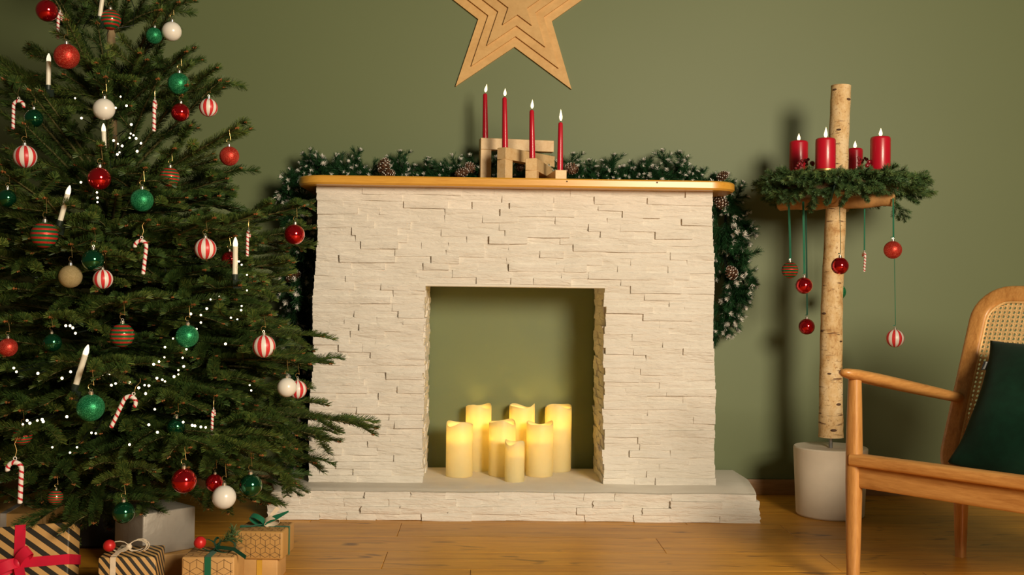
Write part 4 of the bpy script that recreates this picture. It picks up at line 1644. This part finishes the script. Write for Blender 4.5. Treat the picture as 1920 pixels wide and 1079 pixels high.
for k in range(150):
    a = k / 150 * 2 * PI + rw.uniform(-.05, .05)
    phi = rw.uniform(-1.3, 1.9)
    rad_ = Vector((math.cos(a), math.sin(a), 0))
    tan_ = Vector((-math.sin(a), math.cos(a), 0))
    o_ = rad_ * math.cos(phi) + Vector((0, 0, 1)) * math.sin(phi)
    p = wc + rad_ * WR + o_ * 0.014 + Vector((0, 0, 0.004))
    d = tan_ * rw.uniform(0.6, 1.1) * (1 if rw.random() < .7 else -1) + o_ * rw.uniform(0.05, 0.45) * Vector((1, 1, 0.5)).length * 0.6
    d.z = max(-0.28, min(0.08, d.z - 0.03))
    d.normalize()
    o = bpy.data.objects.new('twig', wtw[rw.randrange(6)])
    COL.objects.link(o)
    o.parent = wr
    sz = rw.uniform(0.68, 1.0)
    o.matrix_local = Matrix.Translation(p - WO) @ rot_to(d, rw.uniform(-0.6, 0.6)).to_4x4() @ Matrix.Scale(sz, 4)
for (u, v, Y, u0, v0) in ((1436, 345, 3.70, 1480, 338), (1430, 352, 3.66, 1475, 350), (1450, 325, 3.74, 1490, 333), (1728, 345, 3.68, 1680, 338), (1722, 378, 3.64, 1675, 358), (1698, 415, 3.60, 1672, 368), (1735, 338, 3.7, 1690, 330), (1520, 395, 3.53, 1530, 355), (1690, 372, 3.62, 1650, 350), (1465, 372, 3.62, 1490, 350), (1700, 325, 3.7, 1660, 330),
                          (1585, 372, 3.52, 1600, 350), (1625, 372, 3.53, 1600, 345), (1550, 372, 3.52, 1570, 345), (1480, 378, 3.58, 1500, 350), (1560, 340, 3.5, 1600, 345), (1640, 350, 3.5, 1600, 345), (1500, 345, 3.53, 1540, 340)):
    a, b = P(u0, v0, Y), P(u, v, Y)
    d = b - a
    o = bpy.data.objects.new('twig', wtw[3])
    COL.objects.link(o); o.parent = wr
    o.matrix_local = Matrix.Translation(a - WO) @ rot_to(d.normalized(), rw.uniform(-.5, .5)).to_4x4() @ Matrix.Diagonal((0.8, 0.8, max(0.5, d.length / 0.156), 1))
# berries
for (u, v, Y, nb_, r_) in ((1506, 304, 3.66, 9, 0.0055), (1523, 307, 3.64, 1, 0.0095), (1616, 300, 3.70, 10, 0.005), (1635, 307, 3.62, 3, 0.0085), (1500, 310, 3.64, 6, 0.005)):
    c = P(u, v, Y)
    for q in range(nb_):
        mb = MB()
        off = Vector((rw.uniform(-1, 1), rw.uniform(-.6, .6), rw.uniform(-.6, .7))) * (0.018 if nb_ > 1 else 0)
        mb.sphere(c + off, r_, 10, 7)
        mb.build('berry', M['berry'], wr, WO)
mb = MB()
g0, g1 = P(1572, 330, 3.50), P(1556, 382, 3.515)
mb.strip([g0 + Vector((0, 0.06, 0.01)), g0, g0.lerp(g1, .5) + Vector((-.004, -.008, 0)), g1, g1 + Vector((-.012, .004, -.006))], (1, 0, 0.2), 0.007)
mb.build('tie_ribbon', M['dark_ribbon'], wr, WO)

# pillar candles on the wreath
CZ = 1.192
for i, (u, vt, Y, hw, plate, fv, lab) in enumerate(((1497.5, 265, 3.82, 17.5, 'r', 250, 'lit red pillar candle in a red dish at the wreath edge towards the fireplace'), (1548, 260, 3.565, 18.8, 'g', 238, 'lit red pillar candle on a gold plate right before the birch pole'),
                                                  (1603, 279, 3.88, 14.5, 'r', 264, 'lit shorter red pillar candle half hidden behind the birch pole'), (1651, 257, 3.625, 18.6, 'g', 240, 'lit red pillar candle on a gold plate beside dark red berries'))):
    top = P(u, vt, Y)
    R_ = hw * Y / F_PX
    h = top.z - CZ
    o = thing('pillar_candle', lab, 'candle', (top.x, Y, CZ), 0, 'red pillar candles on the wreath')
    mb = MB()
    mb.lathe([(0, 0), (R_ * .96, 0), (R_, 0.004), (R_, h - 0.009), (R_ * .96, h - 0.003), (R_ * .85, h), (R_ * .6, h - 0.003), (0, h - 0.005)], 32)
    mb.build('wax', M['redwax'], o, sharp=60)
    mb = MB(); mb.tube([(0, 0, h - .006), (0.0005, 0, h + .003), (0.001, 0, h + .010)], 0.0011, 5)
    mb.build('wick', M['wick'], o)
    mb = MB()
    fz = P(u, fv, Y).z
    flame(mb, (0, 0, h + 0.001), fz - top.z - 0.001, 0.0062, 0.03)
    mb.build('flame', M['flame'], o)
    mb = MB()
    if plate == 'g':
        mb.lathe([(0, -0.008), (R_ * 1.05, -0.008), (R_ * 1.17, -0.006), (R_ * 1.19, 0.001), (R_ * 1.13, 0.0015), (R_ * 1.1, -0.002), (0, -0.002)], 36)
        mb.build('gold_plate', M['goldplate'], o)
    else:
        mb.lathe([(0, -0.008), (R_ * 1.0, -0.007), (R_ * 1.35, 0.002), (R_ * 1.55, 0.012), (R_ * 1.5, 0.014), (R_ * 1.28, 0.006), (R_ * 1.0, -0.002), (0, -0.002)], 36)
        mb.build('red_dish', M['redpetal'], o)

# ornaments hanging from the stand --------------------------------------------
HANG = [('sh', 1481, 507, 15.5, 3.72, 1479, 385, 0.0085, 'green_ribbon', 'ringed red and green bauble hanging on a bright green ribbon from the wreath'),
        ('rs', 1507.5, 536, 15.8, 3.60, 1506, 378, 0.0085, 'green_ribbon', 'glossy red bauble on a wide bright green ribbon, above another red one'),
        ('rs', 1512.5, 613, 15.2, 3.80, 1511, 385, 0.006, 'dark_ribbon', 'glossy red bauble hanging lowest on a dark ribbon beside the birch pole'),
        ('rs', 1575, 499, 16.3, 3.53, 1574, 376, 0.002, 'dark_ribbon', 'glossy red bauble hanging on a thin cord in front of the birch pole'),
        ('gg', 1571, 548, 15, 3.88, 1571, 388, 0.004, 'dark_ribbon', 'green glitter bauble mostly hidden behind the birch pole'),
        ('rg', 1674, 469, 16.8, 3.57, 1674.5, 372, 0.006, 'green_ribbon', 'red glitter bauble hanging from the end of the birch cross log'),
        ('sv', 1678, 635, 17.0, 3.62, 1675, 388, 0.0022, 'green_ribbon', 'red and white striped bauble on a long thread above the armchair arm')]
for (kd, u, v, rp, Y, ru, rv, rwid, rm, lab) in HANG:
    p = P(u, v, Y)
    s = rp * Y / F_PX / R0
    o = copy_tree(PROTO[kd])
    o.location = p
    o.scale = (s, s, s)
    o.rotation_euler = (0, 0, rng.uniform(-.4, .4) + (0.3 if kd == 'sv' else 0))
    tag(o, lab, 'bauble', 'baubles hanging from the birch stand')
    # ribbon in local coordinates
    o2 = o.rotation_euler.to_matrix().inverted()
    topw = P(ru, rv, Y)
    if topw.z < AZ - 0.01:
        topw.z = AZ - 0.01
    a = Vector((0, 0, (R0 + 0.0145)))
    b = o2 @ ((topw - p) / s)
    mb = MB()
    mb.strip([a, a + Vector((0.002, 0, 0.004)), a.lerp(b, .5) + Vector((0.0015, 0, 0)), b], o2 @ Vector((1, 0.25, 0)), rwid / s, 0.0008)
    mb.strip([a + Vector((-.001, 0, .001)), a + Vector((-.006, 0, .0025)), a + Vector((-.009, 0, -.001))], (0.2, 0.3, 1), 0.004, 0.0008)
    mb.build('ribbon', M[rm], o)
o = copy_tree(cproto)
p = P(1622, 493, 3.66)
o.location = p + Vector((0, 0, 0.022)); o.rotation_euler = (0, -0.16, PI / 2); o.scale = (0.88,) * 3
for ch in list(o.children):
    if ch.name.startswith('cord'):
        bpy.data.objects.remove(ch)
tag(o, 'candy cane hanging on a green ribbon under the wreath', 'candy cane')
Rinv = o.rotation_euler.to_matrix().inverted()
mb = MB()
a = Vector((0.0125, 0, 0.0215))
topw = P(1621, 392, 3.66); topw.z = max(topw.z, AZ)
b = Rinv @ ((topw - o.location) / 0.88)
mb.strip([a, a.lerp(b, .5), b], Rinv @ Vector((1, 0.2, 0)), 0.006, 0.0009)
mb.build('ribbon', M['green_ribbon'], o)
for k_ in list(PROTO):
    pr = PROTO[k_]
    for ch in list(pr.children):
        for g in list(ch.children):
            bpy.data.objects.remove(g)
        bpy.data.objects.remove(ch)
    bpy.data.objects.remove(pr)

# ------------------------------------------------------------------ armchair
FL = Vector((0.966, 2.76, 0))
RL = P(1801, 1052, 3.12); RL.z = 0
bdir = (RL - FL); bdir.z = 0
SD = bdir.length
bdir.normalize()
rdir = Vector((bdir.y, -bdir.x, 0))
CW = 0.60
ch = thing('armchair', 'teak armchair with a woven cane back beside the birch stand', 'armchair', FL)
CO = tuple(FL)
arm_z0, arm_z1 = 0.566, 0.466


def arm_at(k):
    return FL + bdir * k + Vector((0, 0, lerp(arm_z0, arm_z1, (k + 0.06) / (SD + 0.06))))


for sd in (0, 1):
    o_ = rdir * (CW * sd)
    # front leg, turned and tapered
    mb = MB()
    mb.loft([FL + o_ + Vector((0, 0, z)) + bdir * (0.0) for z in (0.0, 0.12, 0.28, 0.36, 0.46, 0.555)], [(0.029, 0.029), (0.035, 0.035), (0.040, 0.040), (0.040, 0.040), (0.036, 0.036), (0.031, 0.031)], bdir, n=16, e=2.6)
    mb.build('leg', M['chairwood'], ch, CO, sharp=50)
    # rear leg
    mb = MB()
    mb.loft([RL + o_ + Vector((0, 0, z)) - bdir * (0.05 * max(0, 0.27 - z) * 0) for z in (0.0, 0.15, 0.27, 0.47)], [(0.026, 0.030), (0.034, 0.038), (0.036, 0.042), (0.028, 0.032)], bdir, n=14, e=4)
    mb.build('leg', M['chairwood'], ch, CO, sharp=50)
    # arm
    mb = MB()
    ks = [-0.058, -0.052, -0.035, 0.0, 0.10, 0.25, 0.40, SD + 0.0, SD + 0.03]
    szs = [(0.012, 0.010), (0.030, 0.018), (0.046, 0.025), (0.058, 0.031), (0.060, 0.034), (0.054, 0.034), (0.046, 0.032), (0.038, 0.029), (0.032, 0.026)]
    mb.loft([arm_at(k) + o_ for k in ks], szs, (0, 0, 1), n=18, e=2.2)
    mb.build('armrest', M['chairwood_b'], ch, CO, sharp=60)
    # side rail
    mb = MB()
    mb.loft([FL + o_ + Vector((0, 0, 0.310)), RL + o_ + Vector((0, 0, 0.200))], (0.026, 0.058), (0, 0, 1), n=12, e=5)
    mb.build('side_rail', M['chairwood_b'], ch, CO, sharp=40)
# front rail with its lip
mb = MB()
mb.loft([FL - rdir * 0.0 + Vector((0, 0, 0.337)) - bdir * 0.004, FL + rdir * CW + Vector((0, 0, 0.337)) - bdir * 0.004], (0.046, 0.032), (0, 0, 1), n=14, e=4)
mb.build('seat_lip', M['chairwood_x'], ch, CO, sharp=40)
mb = MB()
mb.loft([FL + Vector((0, 0, 0.296)) + bdir * 0.004, FL + rdir * CW + Vector((0, 0, 0.296)) + bdir * 0.004], (0.024, 0.062), (0, 0, 1), n=12, e=6)
mb.build('front_rail', M['chairwood_x'], ch, CO, sharp=40)
mb = MB()
mb.loft([RL + Vector((0, 0, 0.20)), RL + rdir * CW + Vector((0, 0, 0.20))], (0.026, 0.05), (0, 0, 1), n=12, e=5)
mb.build('rear_rail', M['chairwood_x'], ch, CO, sharp=40)
# seat panel
mb = MB()
s0 = FL + rdir * 0.02 + bdir * 0.02; s1 = RL + rdir * 0.02
mb.loft([s0 + rdir * (CW / 2 - 0.02) + Vector((0, 0, 0.318)), s1 + rdir * (CW / 2 - 0.02) + Vector((0, 0, 0.222))], (CW - 0.05, 0.02), (0, 0, 1), n=20, e=9)
mb.build('seat', M['seatweb'], ch, CO, sharp=40)
# back: rounded frame in the leaning plane
lean = (bdir * 0.404 + Vector((0, 0, 0.915))).normalized()
bb = P(1800, 760, 3.105)      # point on the post centre line
post0 = bb - lean * ((bb.z - 0.245) / lean.z)
H_ = (0.775 - 0.245) / lean.z
W_ = CW - 0.015
rc = 0.085


def rrect(w, h, r, k=8):
    """closed outline in (across, along) coordinates, origin at lower corner"""
    out_ = []
    for (cx_, cy_, a0) in ((w - r, r, -PI / 2), (w - r, h - r, 0), (r, h - r, PI / 2), (r, r, PI)):
        for q in range(k + 1):
            a = a0 + q / k * PI / 2
            out_.append((cx_ + r * math.cos(a), cy_ + r * math.sin(a)))
    return out_


bn = rdir.cross(lean).normalized()


def bpt(x, y_, d=0.0):
    return post0 + rdir * x + lean * y_ + bn * d


mb = MB()
mb.loft([bpt(x, y_) for x, y_ in rrect(W_, H_, rc)], (0.052, 0.028), bn, n=12, e=4, closed=True)
mb.build('back_frame', M['chairwood'], ch, CO, sharp=40)
# cane panel: cells with octagonal holes
cell = 0.0138
inx, iny = 0.024, 0.024
pw, phh = W_ - 2 * inx, H_ - 2 * iny
ncx, ncy = int(pw / cell), int(phh / cell)
ri = rc - 0.02


def inside(x, y_):
    dx = max(ri - x, x - (pw - ri), 0)
    dy = max(ri - y_, y_ - (phh - ri), 0)
    return math.hypot(dx, dy) <= ri


mb = MB()
hr = cell * 0.33
for ix in range(ncx):
    for iy in range(ncy):
        cx_, cy_ = (ix + .5) * pw / ncx, (iy + .5) * phh / ncy
        if not inside(cx_, cy_):
            continue
        ex, ey = pw / ncx / 2, phh / ncy / 2
        outer = [(-ex, -ey), (0, -ey), (ex, -ey), (ex, 0), (ex, ey), (0, ey), (-ex, ey), (-ex, 0)]
        inner = [(hr * math.cos(a), hr * math.sin(a)) for a in [-3 * PI / 4 + q * PI / 4 for q in range(8)]]
        vs_ = [bpt(inx + cx_ + x, iny + cy_ + y_, 0.0015) for x, y_ in outer] + [bpt(inx + cx_ + x, iny + cy_ + y_, 0.0022) for x, y_ in inner] + \
              [bpt(inx + cx_ + x, iny + cy_ + y_, -0.001) for x, y_ in inner]
        fs = []
        for q in range(8):
            w2 = (q + 1) % 8
            fs.append((q, w2, 8 + w2, 8 + q))
            fs.append((8 + q, 8 + w2, 16 + w2, 16 + q))
        mb.raw(vs_, fs)
mb.build('cane_webbing', M['cane'], ch, CO, recalc=False, smooth=False)
mb = MB()
mb.tube([bpt(inx + 0.002 + x * (pw - .004) / pw, iny + 0.002 + y_ * (phh - .004) / phh, 0.004) for x, y_ in rrect(pw, phh, ri)], 0.0034, 8, closed=True)
mb.build('cane_edge_cord', M['canecord'], ch, CO)

# cushion ----------------------------------------------------------------
BL = P(1779, 868, 2.86)
TL = P(1857, 640, 3.045)
e1 = TL - BL
e2 = (rdir * 0.43 + Vector((0, 0, 0.0)))
cn = e2.cross(e1).normalized()
if cn.y > 0:
    cn = -cn
# shift so that the thin outline faces outward
cush = thing('cushion', 'dark green velvet cushion leaning in the teak armchair', 'cushion', tuple(BL + e2 * 0.5))
CU = tuple(BL + e2 * 0.5)
mb = MB()
NU = 36
for sgn in (1, -1):
    base = len(mb.v)
    for i in range(NU + 1):
        for j in range(NU + 1):
            a = -1 + 2 * i / NU
            b = -1 + 2 * j / NU
            pinch = 0.085
            x = a * (1 - 0.12 * (1 - b * b) * abs(a) ** 1.5)
            y_ = b * (1 - (pinch if b > 0 else -0.06) * (1 - a * a) * abs(b) ** 1.5)
            th = 0.078 * (max(0, 1 - abs(a) ** 2.6) ** 0.62) * (max(0, 1 - abs(b) ** 2.6) ** 0.62) + 0.003
            th += 0.004 * math.sin(5 * a + 3 * b) * (1 - abs(a)) * (1 - abs(b)) * 3
            th += 0.003 * math.sin(9 * (a + b)) * abs(a * b)
            c = BL + e2 * (x * .5 + .5) + e1 * (y_ * .5 + .5) + cn * (th * sgn)
            mb.v.append(tuple(c))
    for i in range(NU):
        for j in range(NU):
            q = base + i * (NU + 1) + j
            mb.f.append((q, q + 1, q + NU + 2, q + NU + 1)); mb.m.append(0)
half = (NU + 1) ** 2
rim = [i * (NU + 1) for i in range(NU + 1)] + [NU * (NU + 1) + j for j in range(1, NU + 1)] + [i * (NU + 1) + NU for i in range(NU - 1, -1, -1)] + [j for j in range(NU - 1, 0, -1)]
for i in range(len(rim)):
    a, b = rim[i], rim[(i + 1) % len(rim)]
    mb.f.append((a, b, half + b, half + a)); mb.m.append(0)
cover = mb.build('cover', M['cushion'], cush, CU, sharp=80)
# woven tag on the side seam
tg = P(1845, 686, 2.97)
mb = MB()
tu = (e1.normalized())
ts = rdir
mb.box((0, 0, 0), (0.016, 0.0014, 0.030), Matrix((ts, cn, tu)).transposed())
mb.v = [tuple(Vector(p) + tg + rdir * 0.004) for p in mb.v]
tagp = mb.build('woven_tag', M['blacktag'], cush, CU, label='small black woven tag with pale lettering')
fc = bpy.data.curves.new('tag_lettering', 'FONT')
fc.body = 'Home'
fc.size = 0.0105
fc.align_x = 'CENTER'; fc.align_y = 'CENTER'
fc.extrude = 0.0002
tmp = bpy.data.objects.new('tmp_text', fc)
COL.objects.link(tmp)
dg = bpy.context.evaluated_depsgraph_get()
tme = bpy.data.meshes.new_from_object(tmp.evaluated_get(dg))
bpy.data.objects.remove(tmp)
Rt = Matrix((tu, -ts, cn)).transposed().to_4x4()
cw_ = tg + rdir * 0.004 + cn * 0.001 - Vector(CU)
tme.transform(Matrix.Translation(cw_) @ Rt)
tme.materials.clear(); tme.materials.append(M['whitethread'])
to = bpy.data.objects.new('lettering', tme)
COL.objects.link(to); to.parent = tagp


# ------------------------------------------------------------------ gifts
def ribbon_band(root, size, axis, off, width, mat, name='ribbon_band', th=0.0014):
    """closed band round a box whose base is at local z=0; axis 'x' runs along x over the top"""
    sx_, sy_, sz_ = size
    e = 0.0012
    mb = MB()
    if axis == 'x':
        hx = sx_ / 2 + e
        pts_ = [(-hx, off, 0.001), (-hx, off, sz_ * .5), (-hx, off, sz_ + e), (hx, off, sz_ + e), (hx, off, sz_ * .5), (hx, off, 0.001)]
        segs = [((-hx, off, sz_ / 2), (th, width, sz_)), ((hx, off, sz_ / 2), (th, width, sz_)), ((0, off, sz_ + e / 2), (sx_ + 2 * e + th, width, th))]
    else:
        hy = sy_ / 2 + e
        segs = [((off, -hy, sz_ / 2), (width, th, sz_)), ((off, hy, sz_ / 2), (width, th, sz_)), ((off, 0, sz_ + e / 2), (width, sy_ + 2 * e + th, th))]
    for c, s in segs:
        mb.box(c, s)
    return mb.build(name, mat, root)


def bow_loop(mb, c, dir_, up, size, width, mat=0):
    d = Vector(dir_).normalized()
    u_ = Vector(up).normalized()
    s = d.cross(u_).normalized()
    pts_ = []
    for q in range(13):
        t = q / 12
        a = t * 2 * PI
        rad_ = size * math.sin(PI * t) ** 0.7 if 0 < t < 1 else 0
        pts_.append(Vector(c) + d * (size * 0.5 * (1 - math.cos(a))) + u_ * (size * 0.30 * math.sin(a)))
    mb.strip(pts_, s, width, 0.0012, mat)


def gift(name, lab, loc, rz, size, mat, rx=0.0, bevel=0.004, group=None):
    o = thing(name, lab, 'gift', loc, rz, group)
    o.rotation_euler = (rx, 0, rz)
    mb = MB()
    mb.box((0, 0, size[2] / 2), size)
    mb.build('wrapped_box', mat, o, bevel=bevel, seg=3, sharp=60)
    return o


def cube_print(root, x0, x1, z0, z1, y_, a, mat, plane='xz', w=0.0011, skew=0.0):
    """tumbling-block line print on one face: clipped segments as thin raised strips"""
    mb = MB()

    def clip(p, q):
        # Liang-Barsky against the face rectangle
        t0, t1 = 0.0, 1.0
        dx, dz = q[0] - p[0], q[1] - p[1]
        for pp, qq in ((-dx, p[0] - x0), (dx, x1 - p[0]), (-dz, p[1] - z0), (dz, z1 - p[1])):
            if abs(pp) < 1e-12:
                if qq < 0:
                    return None
            else:
                r = qq / pp
                if pp < 0:
                    t0 = max(t0, r)
                else:
                    t1 = min(t1, r)
        if t0 >= t1:
            return None
        return (p[0] + dx * t0, p[1] + dz * t0), (p[0] + dx * t1, p[1] + dz * t1)
    hw_ = a * math.sqrt(3)
    seen = set()
    for i in range(-2, int((x1 - x0) / hw_) + 3):
        for j in range(-2, int((z1 - z0) / (1.5 * a)) + 3):
            cx_ = x0 + (i + 0.5 * (j % 2)) * hw_
            cz_ = z0 + j * 1.5 * a
            vt = [(cx_ + a * math.sin(k * PI / 3), cz_ + a * math.cos(k * PI / 3)) for k in range(6)]
            segs = [(vt[k], vt[(k + 1) % 6]) for k in range(3)] + [((cx_, cz_), vt[k]) for k in (1, 3, 5)]
            for p, q in segs:
                cq = clip(p, q)
                if not cq:
                    continue
                p, q = cq
                L = math.hypot(q[0] - p[0], q[1] - p[1])
                if L < 1e-4:
                    continue
                ang = math.atan2(q[1] - p[1], q[0] - p[0])
                if plane == 'xz':
                    mb.box(((p[0] + q[0]) / 2, y_, (p[1] + q[1]) / 2), (L, 0.0006, w), Matrix.Rotation(-ang, 3, 'Y'))
                else:
                    mb.box(((p[0] + q[0]) / 2, (p[1] + q[1]) / 2, y_), (L, w, 0.0006), Matrix.Rotation(ang, 3, 'Z'))
    return mb.build('printed_lines', mat, root, recalc=False, smooth=False, kind='stuff')


# G1 large striped gift with red ribbon, leaning
g1r = P(128, 1000, 2.62)
G1 = gift('striped_gift', 'black and kraft diagonally striped gift tied with a red satin ribbon', (g1r.x - 0.150, 2.66, 0.003), 0.0, (0.30, 0.07, 0.20), M['stripe_paper'], -0.26)
zt = P(64, 1001, 2.69).z
s1 = (0.30, 0.07, zt / math.cos(0.26))
for ch_ in list(G1.children):
    bpy.data.objects.remove(ch_)
mb = MB(); mb.box((0, 0, s1[2] / 2), s1)
mb.build('wrapped_box', M['stripe_paper'], G1, bevel=0.005, seg=3, sharp=60)
ribbon_band(G1, s1, 'y', 0.03, 0.026, M['red_ribbon'])
mb = MB()
hx, hy = s1[0] / 2 + 0.0014, s1[1] / 2 + 0.0014
zc = s1[2] * 0.40
for c, s in (((0, -hy, zc), (2 * hx, 0.0014, 0.024)), ((0, hy, zc), (2 * hx, 0.0014, 0.024)), ((-hx, 0, zc), (0.0014, 2 * hy, 0.024)), ((hx, 0, zc), (0.0014, 2 * hy, 0.024))):
    mb.box(c, s)
mb.build('ribbon_band', M['red_ribbon'], G1)
mb = MB()
kc = Vector((0.03, -hy - 0.006, zc))
bow_loop(mb, kc, (0.75, -0.25, 0.65), (0, -1, 0.1), 0.045, 0.026)
bow_loop(mb, kc, (-0.8, -0.25, -0.35), (0, -1, 0.1), 0.05, 0.026)
mb.strip([kc, kc + Vector((0.012, -0.01, -0.03)), kc + Vector((0.02, -0.004, -0.06))], (1, 0, 0.3), 0.024)
mb.sphere(kc + Vector((0, -0.004, 0)), 0.012, 10, 7, 0, (1, 0.7, 1.1))
mb.build('bow', M['red_ribbon'], G1)
G1.rotation_euler = (-0.26, -0.085, 0)
G1.location.z = 0.014

# G2 kraft gift behind
g2 = P(79, 964, 2.95)
G2 = gift('kraft_gift', 'plain kraft paper gift with a pale ribbon behind the red-ribboned gift', (g2.x - 0.12, 3.02, 0), 0.10, (0.25, 0.18, P(60, 962, 2.95).z), M['kraft_gold'])
ribbon_band(G2, (0.25, 0.18, P(60, 962, 2.95).z), 'y', 0.015, 0.016, M['silver_ribbon'])

# G3 silver gift on a flat kraft gift
ne = P(267, 1047, 2.76)
zb = ne.z
ztop = P(267, 965, 2.76).z
ang3 = 0.80
szs3 = (0.15, 0.15, ztop - zb)
d1 = Vector((math.cos(ang3), math.sin(ang3), 0)); d2 = Vector((-math.sin(ang3), math.cos(ang3), 0))
c3 = Vector((ne.x, 2.76, 0)) + d1 * szs3[0] / 2 + d2 * szs3[1] / 2
G3b = gift('kraft_gift', 'flat plain kraft gift underneath the silver one', (c3.x + 0.012, c3.y - 0.012, 0), ang3 - 0.35, (0.16, 0.13, zb), M['kraft_gold'])
G3 = gift('silver_gift', 'silver wrapped gift box resting on a flat kraft gift under the tree', (c3.x, c3.y, zb + 0.0005), ang3, szs3, M['silver_paper'])

# G4 narrow striped gift with cream ribbon and red ball
a4 = P(176, 1047, 2.56)
s4 = (0.132, 0.125, a4.z)
G4 = gift('striped_gift', 'small narrow-striped black and kraft gift with a cream ribbon and red ball', (a4.x + 0.068, 2.63, 0), 0.12, s4, M['stripe_paper2'])
ribbon_band(G4, s4, 'y', -0.032, 0.013, M['cream_ribbon'])
mb = MB()
kc = Vector((-0.010, 0.005, s4[2] + 0.010))
for dd in ((1, 0.1, 0.05), (0.9, 0.3, 0.15), (1, -0.2, 0.1), (-0.8, -0.2, 0.1)):
    bow_loop(mb, kc, dd, (0, 0.1, 1), rng.uniform(0.04, 0.055), 0.010)
mb.sphere(kc, 0.008, 10, 7)
mb.strip([Vector((-0.032, -0.055, s4[2] + .003)), Vector((-0.026, -0.03, s4[2] + .006)), kc], (1, 0.2, 0), 0.012)
mb.build('bow', M['cream_ribbon'], G4)
mb = MB(); q = P(205, 1024, 2.60); mb.sphere(Matrix.Rotation(-0.12, 3, 'Z') @ (q - Vector(G4.location)), 0.0145, 18, 12)
mb.build('red_ball', M['matte_red'], G4)

# G5 kraft gift with geometric print, green ribbon, red ball and sprig
a5, b5 = P(340, 1046, 2.62), P(439, 1046, 2.62)
s5 = (b5.x - a5.x, 0.115, a5.z)
G5 = gift('patterned_gift', 'line-printed kraft gift with a dark green ribbon, red ball and fir sprig', ((a5.x + b5.x) / 2, 2.68, 0), 0.0, s5, M['kraft'])
cube_print(G5, -s5[0] / 2 + .004, s5[0] / 2 - .004, 0.004, s5[2] - 0.005, -s5[1] / 2 - 0.0002, 0.019, M['ink'])
cube_print(G5, -s5[0] / 2 + .004, s5[0] / 2 - .004, -s5[1] / 2 + .005, s5[1] / 2 - 0.005, s5[2] + 0.0002, 0.019, M['ink'], 'xy')
ribbon_band(G5, s5, 'y', 0.0, 0.0155, M['green_ribbon'])
mb = MB()
kc = Vector((0.006, 0.0, s5[2] + 0.012))
bow_loop(mb, kc, (-1, 0.1, 0.2), (0, 0.2, 1), 0.045, 0.011)
bow_loop(mb, kc, (1, -0.2, 0.12), (0, 0.2, 1), 0.05, 0.011)
bow_loop(mb, kc, (0.0, 0.6, 0.9), (1, 0, 0), 0.024, 0.011)
mb.strip([kc, kc + Vector((0.05, -0.03, 0.002)), kc + Vector((0.085, -0.055, -0.012))], (0.3, 0.2, 1), 0.009)
mb.build('bow', M['dark_ribbon'], G5)
mb = MB(); q = P(375, 1018, 2.645); mb.sphere(q - Vector(G5.location), 0.0150, 18, 12)
mb.build('red_ball', M['matte_red'], G5)
q0, q1 = P(405, 1020, 2.70) - Vector(G5.location), P(446, 1003, 2.70) - Vector(G5.location)
pths = [([q0, (q0 + q1) / 2, q1], 0.05, 1)]
for t, dv in ((.35, Vector((.02, -.01, .018))), (.5, Vector((.025, .01, -.006))), (.65, Vector((.01, -.01, .022)))):
    pp = q0.lerp(q1, t); pths.append(([pp, pp + dv * .6, pp + dv * 1.2], 0.02, 1))
me = foliage_mesh('fir_sprig', pths, M['wreath_needle'], 0.016, 1500, 0.0018, full=True)
o = bpy.data.objects.new('fir_sprig', me); COL.objects.link(o); o.parent = G5

# G6 hexagon-print gift on a plain kraft gift
a6, b6 = P(440, 1051, 2.77), P(533, 1051, 2.77)
z6 = a6.z
zt6 = P(486, 998, 2.77).z
G6b = gift('kraft_gift', 'plain kraft gift with a yellow ribbon beneath the hexagon-printed one', ((a6.x + P(520, 1060, 2.77).x) / 2, 2.835, 0), 0.0, (P(520, 1060, 2.77).x - a6.x, 0.12, z6), M['kraft'])
ribbon_band(G6b, (P(520, 1060, 2.77).x - a6.x, 0.12, z6 - 0.0016), 'y', 0.008, 0.014, M['yellow_ribbon'], th=0.001)
s6 = (b6.x - a6.x, 0.125, zt6 - z6)
G6 = gift('patterned_gift', 'golden kraft gift with hexagon cube print and a green and cream bow', ((a6.x + b6.x) / 2, 2.835, z6 + 0.0005), -0.06, s6, M['kraft_gold'], bevel=0.006)
cube_print(G6, -s6[0] / 2 + .006, s6[0] / 2 - .006, 0.006, s6[2] - 0.005, -s6[1] / 2 - 0.0002, 0.0145, M['ink'])
cube_print(G6, -s6[0] / 2 + .006, s6[0] / 2 - .006, -s6[1] / 2 + .005, s6[1] / 2 - 0.006, s6[2] + 0.0002, 0.0145, M['ink'], 'xy')
ribbon_band(G6, s6, 'x', 0.0, 0.011, M['green_ribbon'])
mb = MB()
kc = Vector((0.0, -0.005, s6[2] + 0.008))
bow_loop(mb, kc, (-0.9, 0, 0.45), (0.3, -0.6, 0.7), 0.042, 0.015, 0)
bow_loop(mb, kc, (0.9, 0, 0.35), (-0.3, -0.6, 0.7), 0.042, 0.015, 1)
mb.strip([kc, kc + Vector((0.03, -0.01, 0.018)), kc + Vector((0.066, -0.012, 0.036))], (-0.4, 0.3, 0.9), [0.006, 0.014, 0.004], 0.0012, 0)
mb.strip([kc, kc + Vector((0.018, 0.005, 0.022)), kc + Vector((0.034, 0.006, 0.042))], (0.8, 0.2, -0.4), [0.006, 0.011, 0.012], 0.0012, 1)
mb.strip([kc, kc + Vector((-0.03, -0.012, -0.004)), kc + Vector((-0.06, -0.02, -0.006))], (0.2, 1, 0.1), [0.012, 0.012, 0.003], 0.0012, 0)
mb.sphere(kc, 0.006, 10, 7, 0)
mb.build('bow', [M['green_ribbon'], M['cream_ribbon']], G6)
print('objects', len(bpy.data.objects), 'tris approx', sum(len(m.polygons) for m in bpy.data.meshes) * 2)
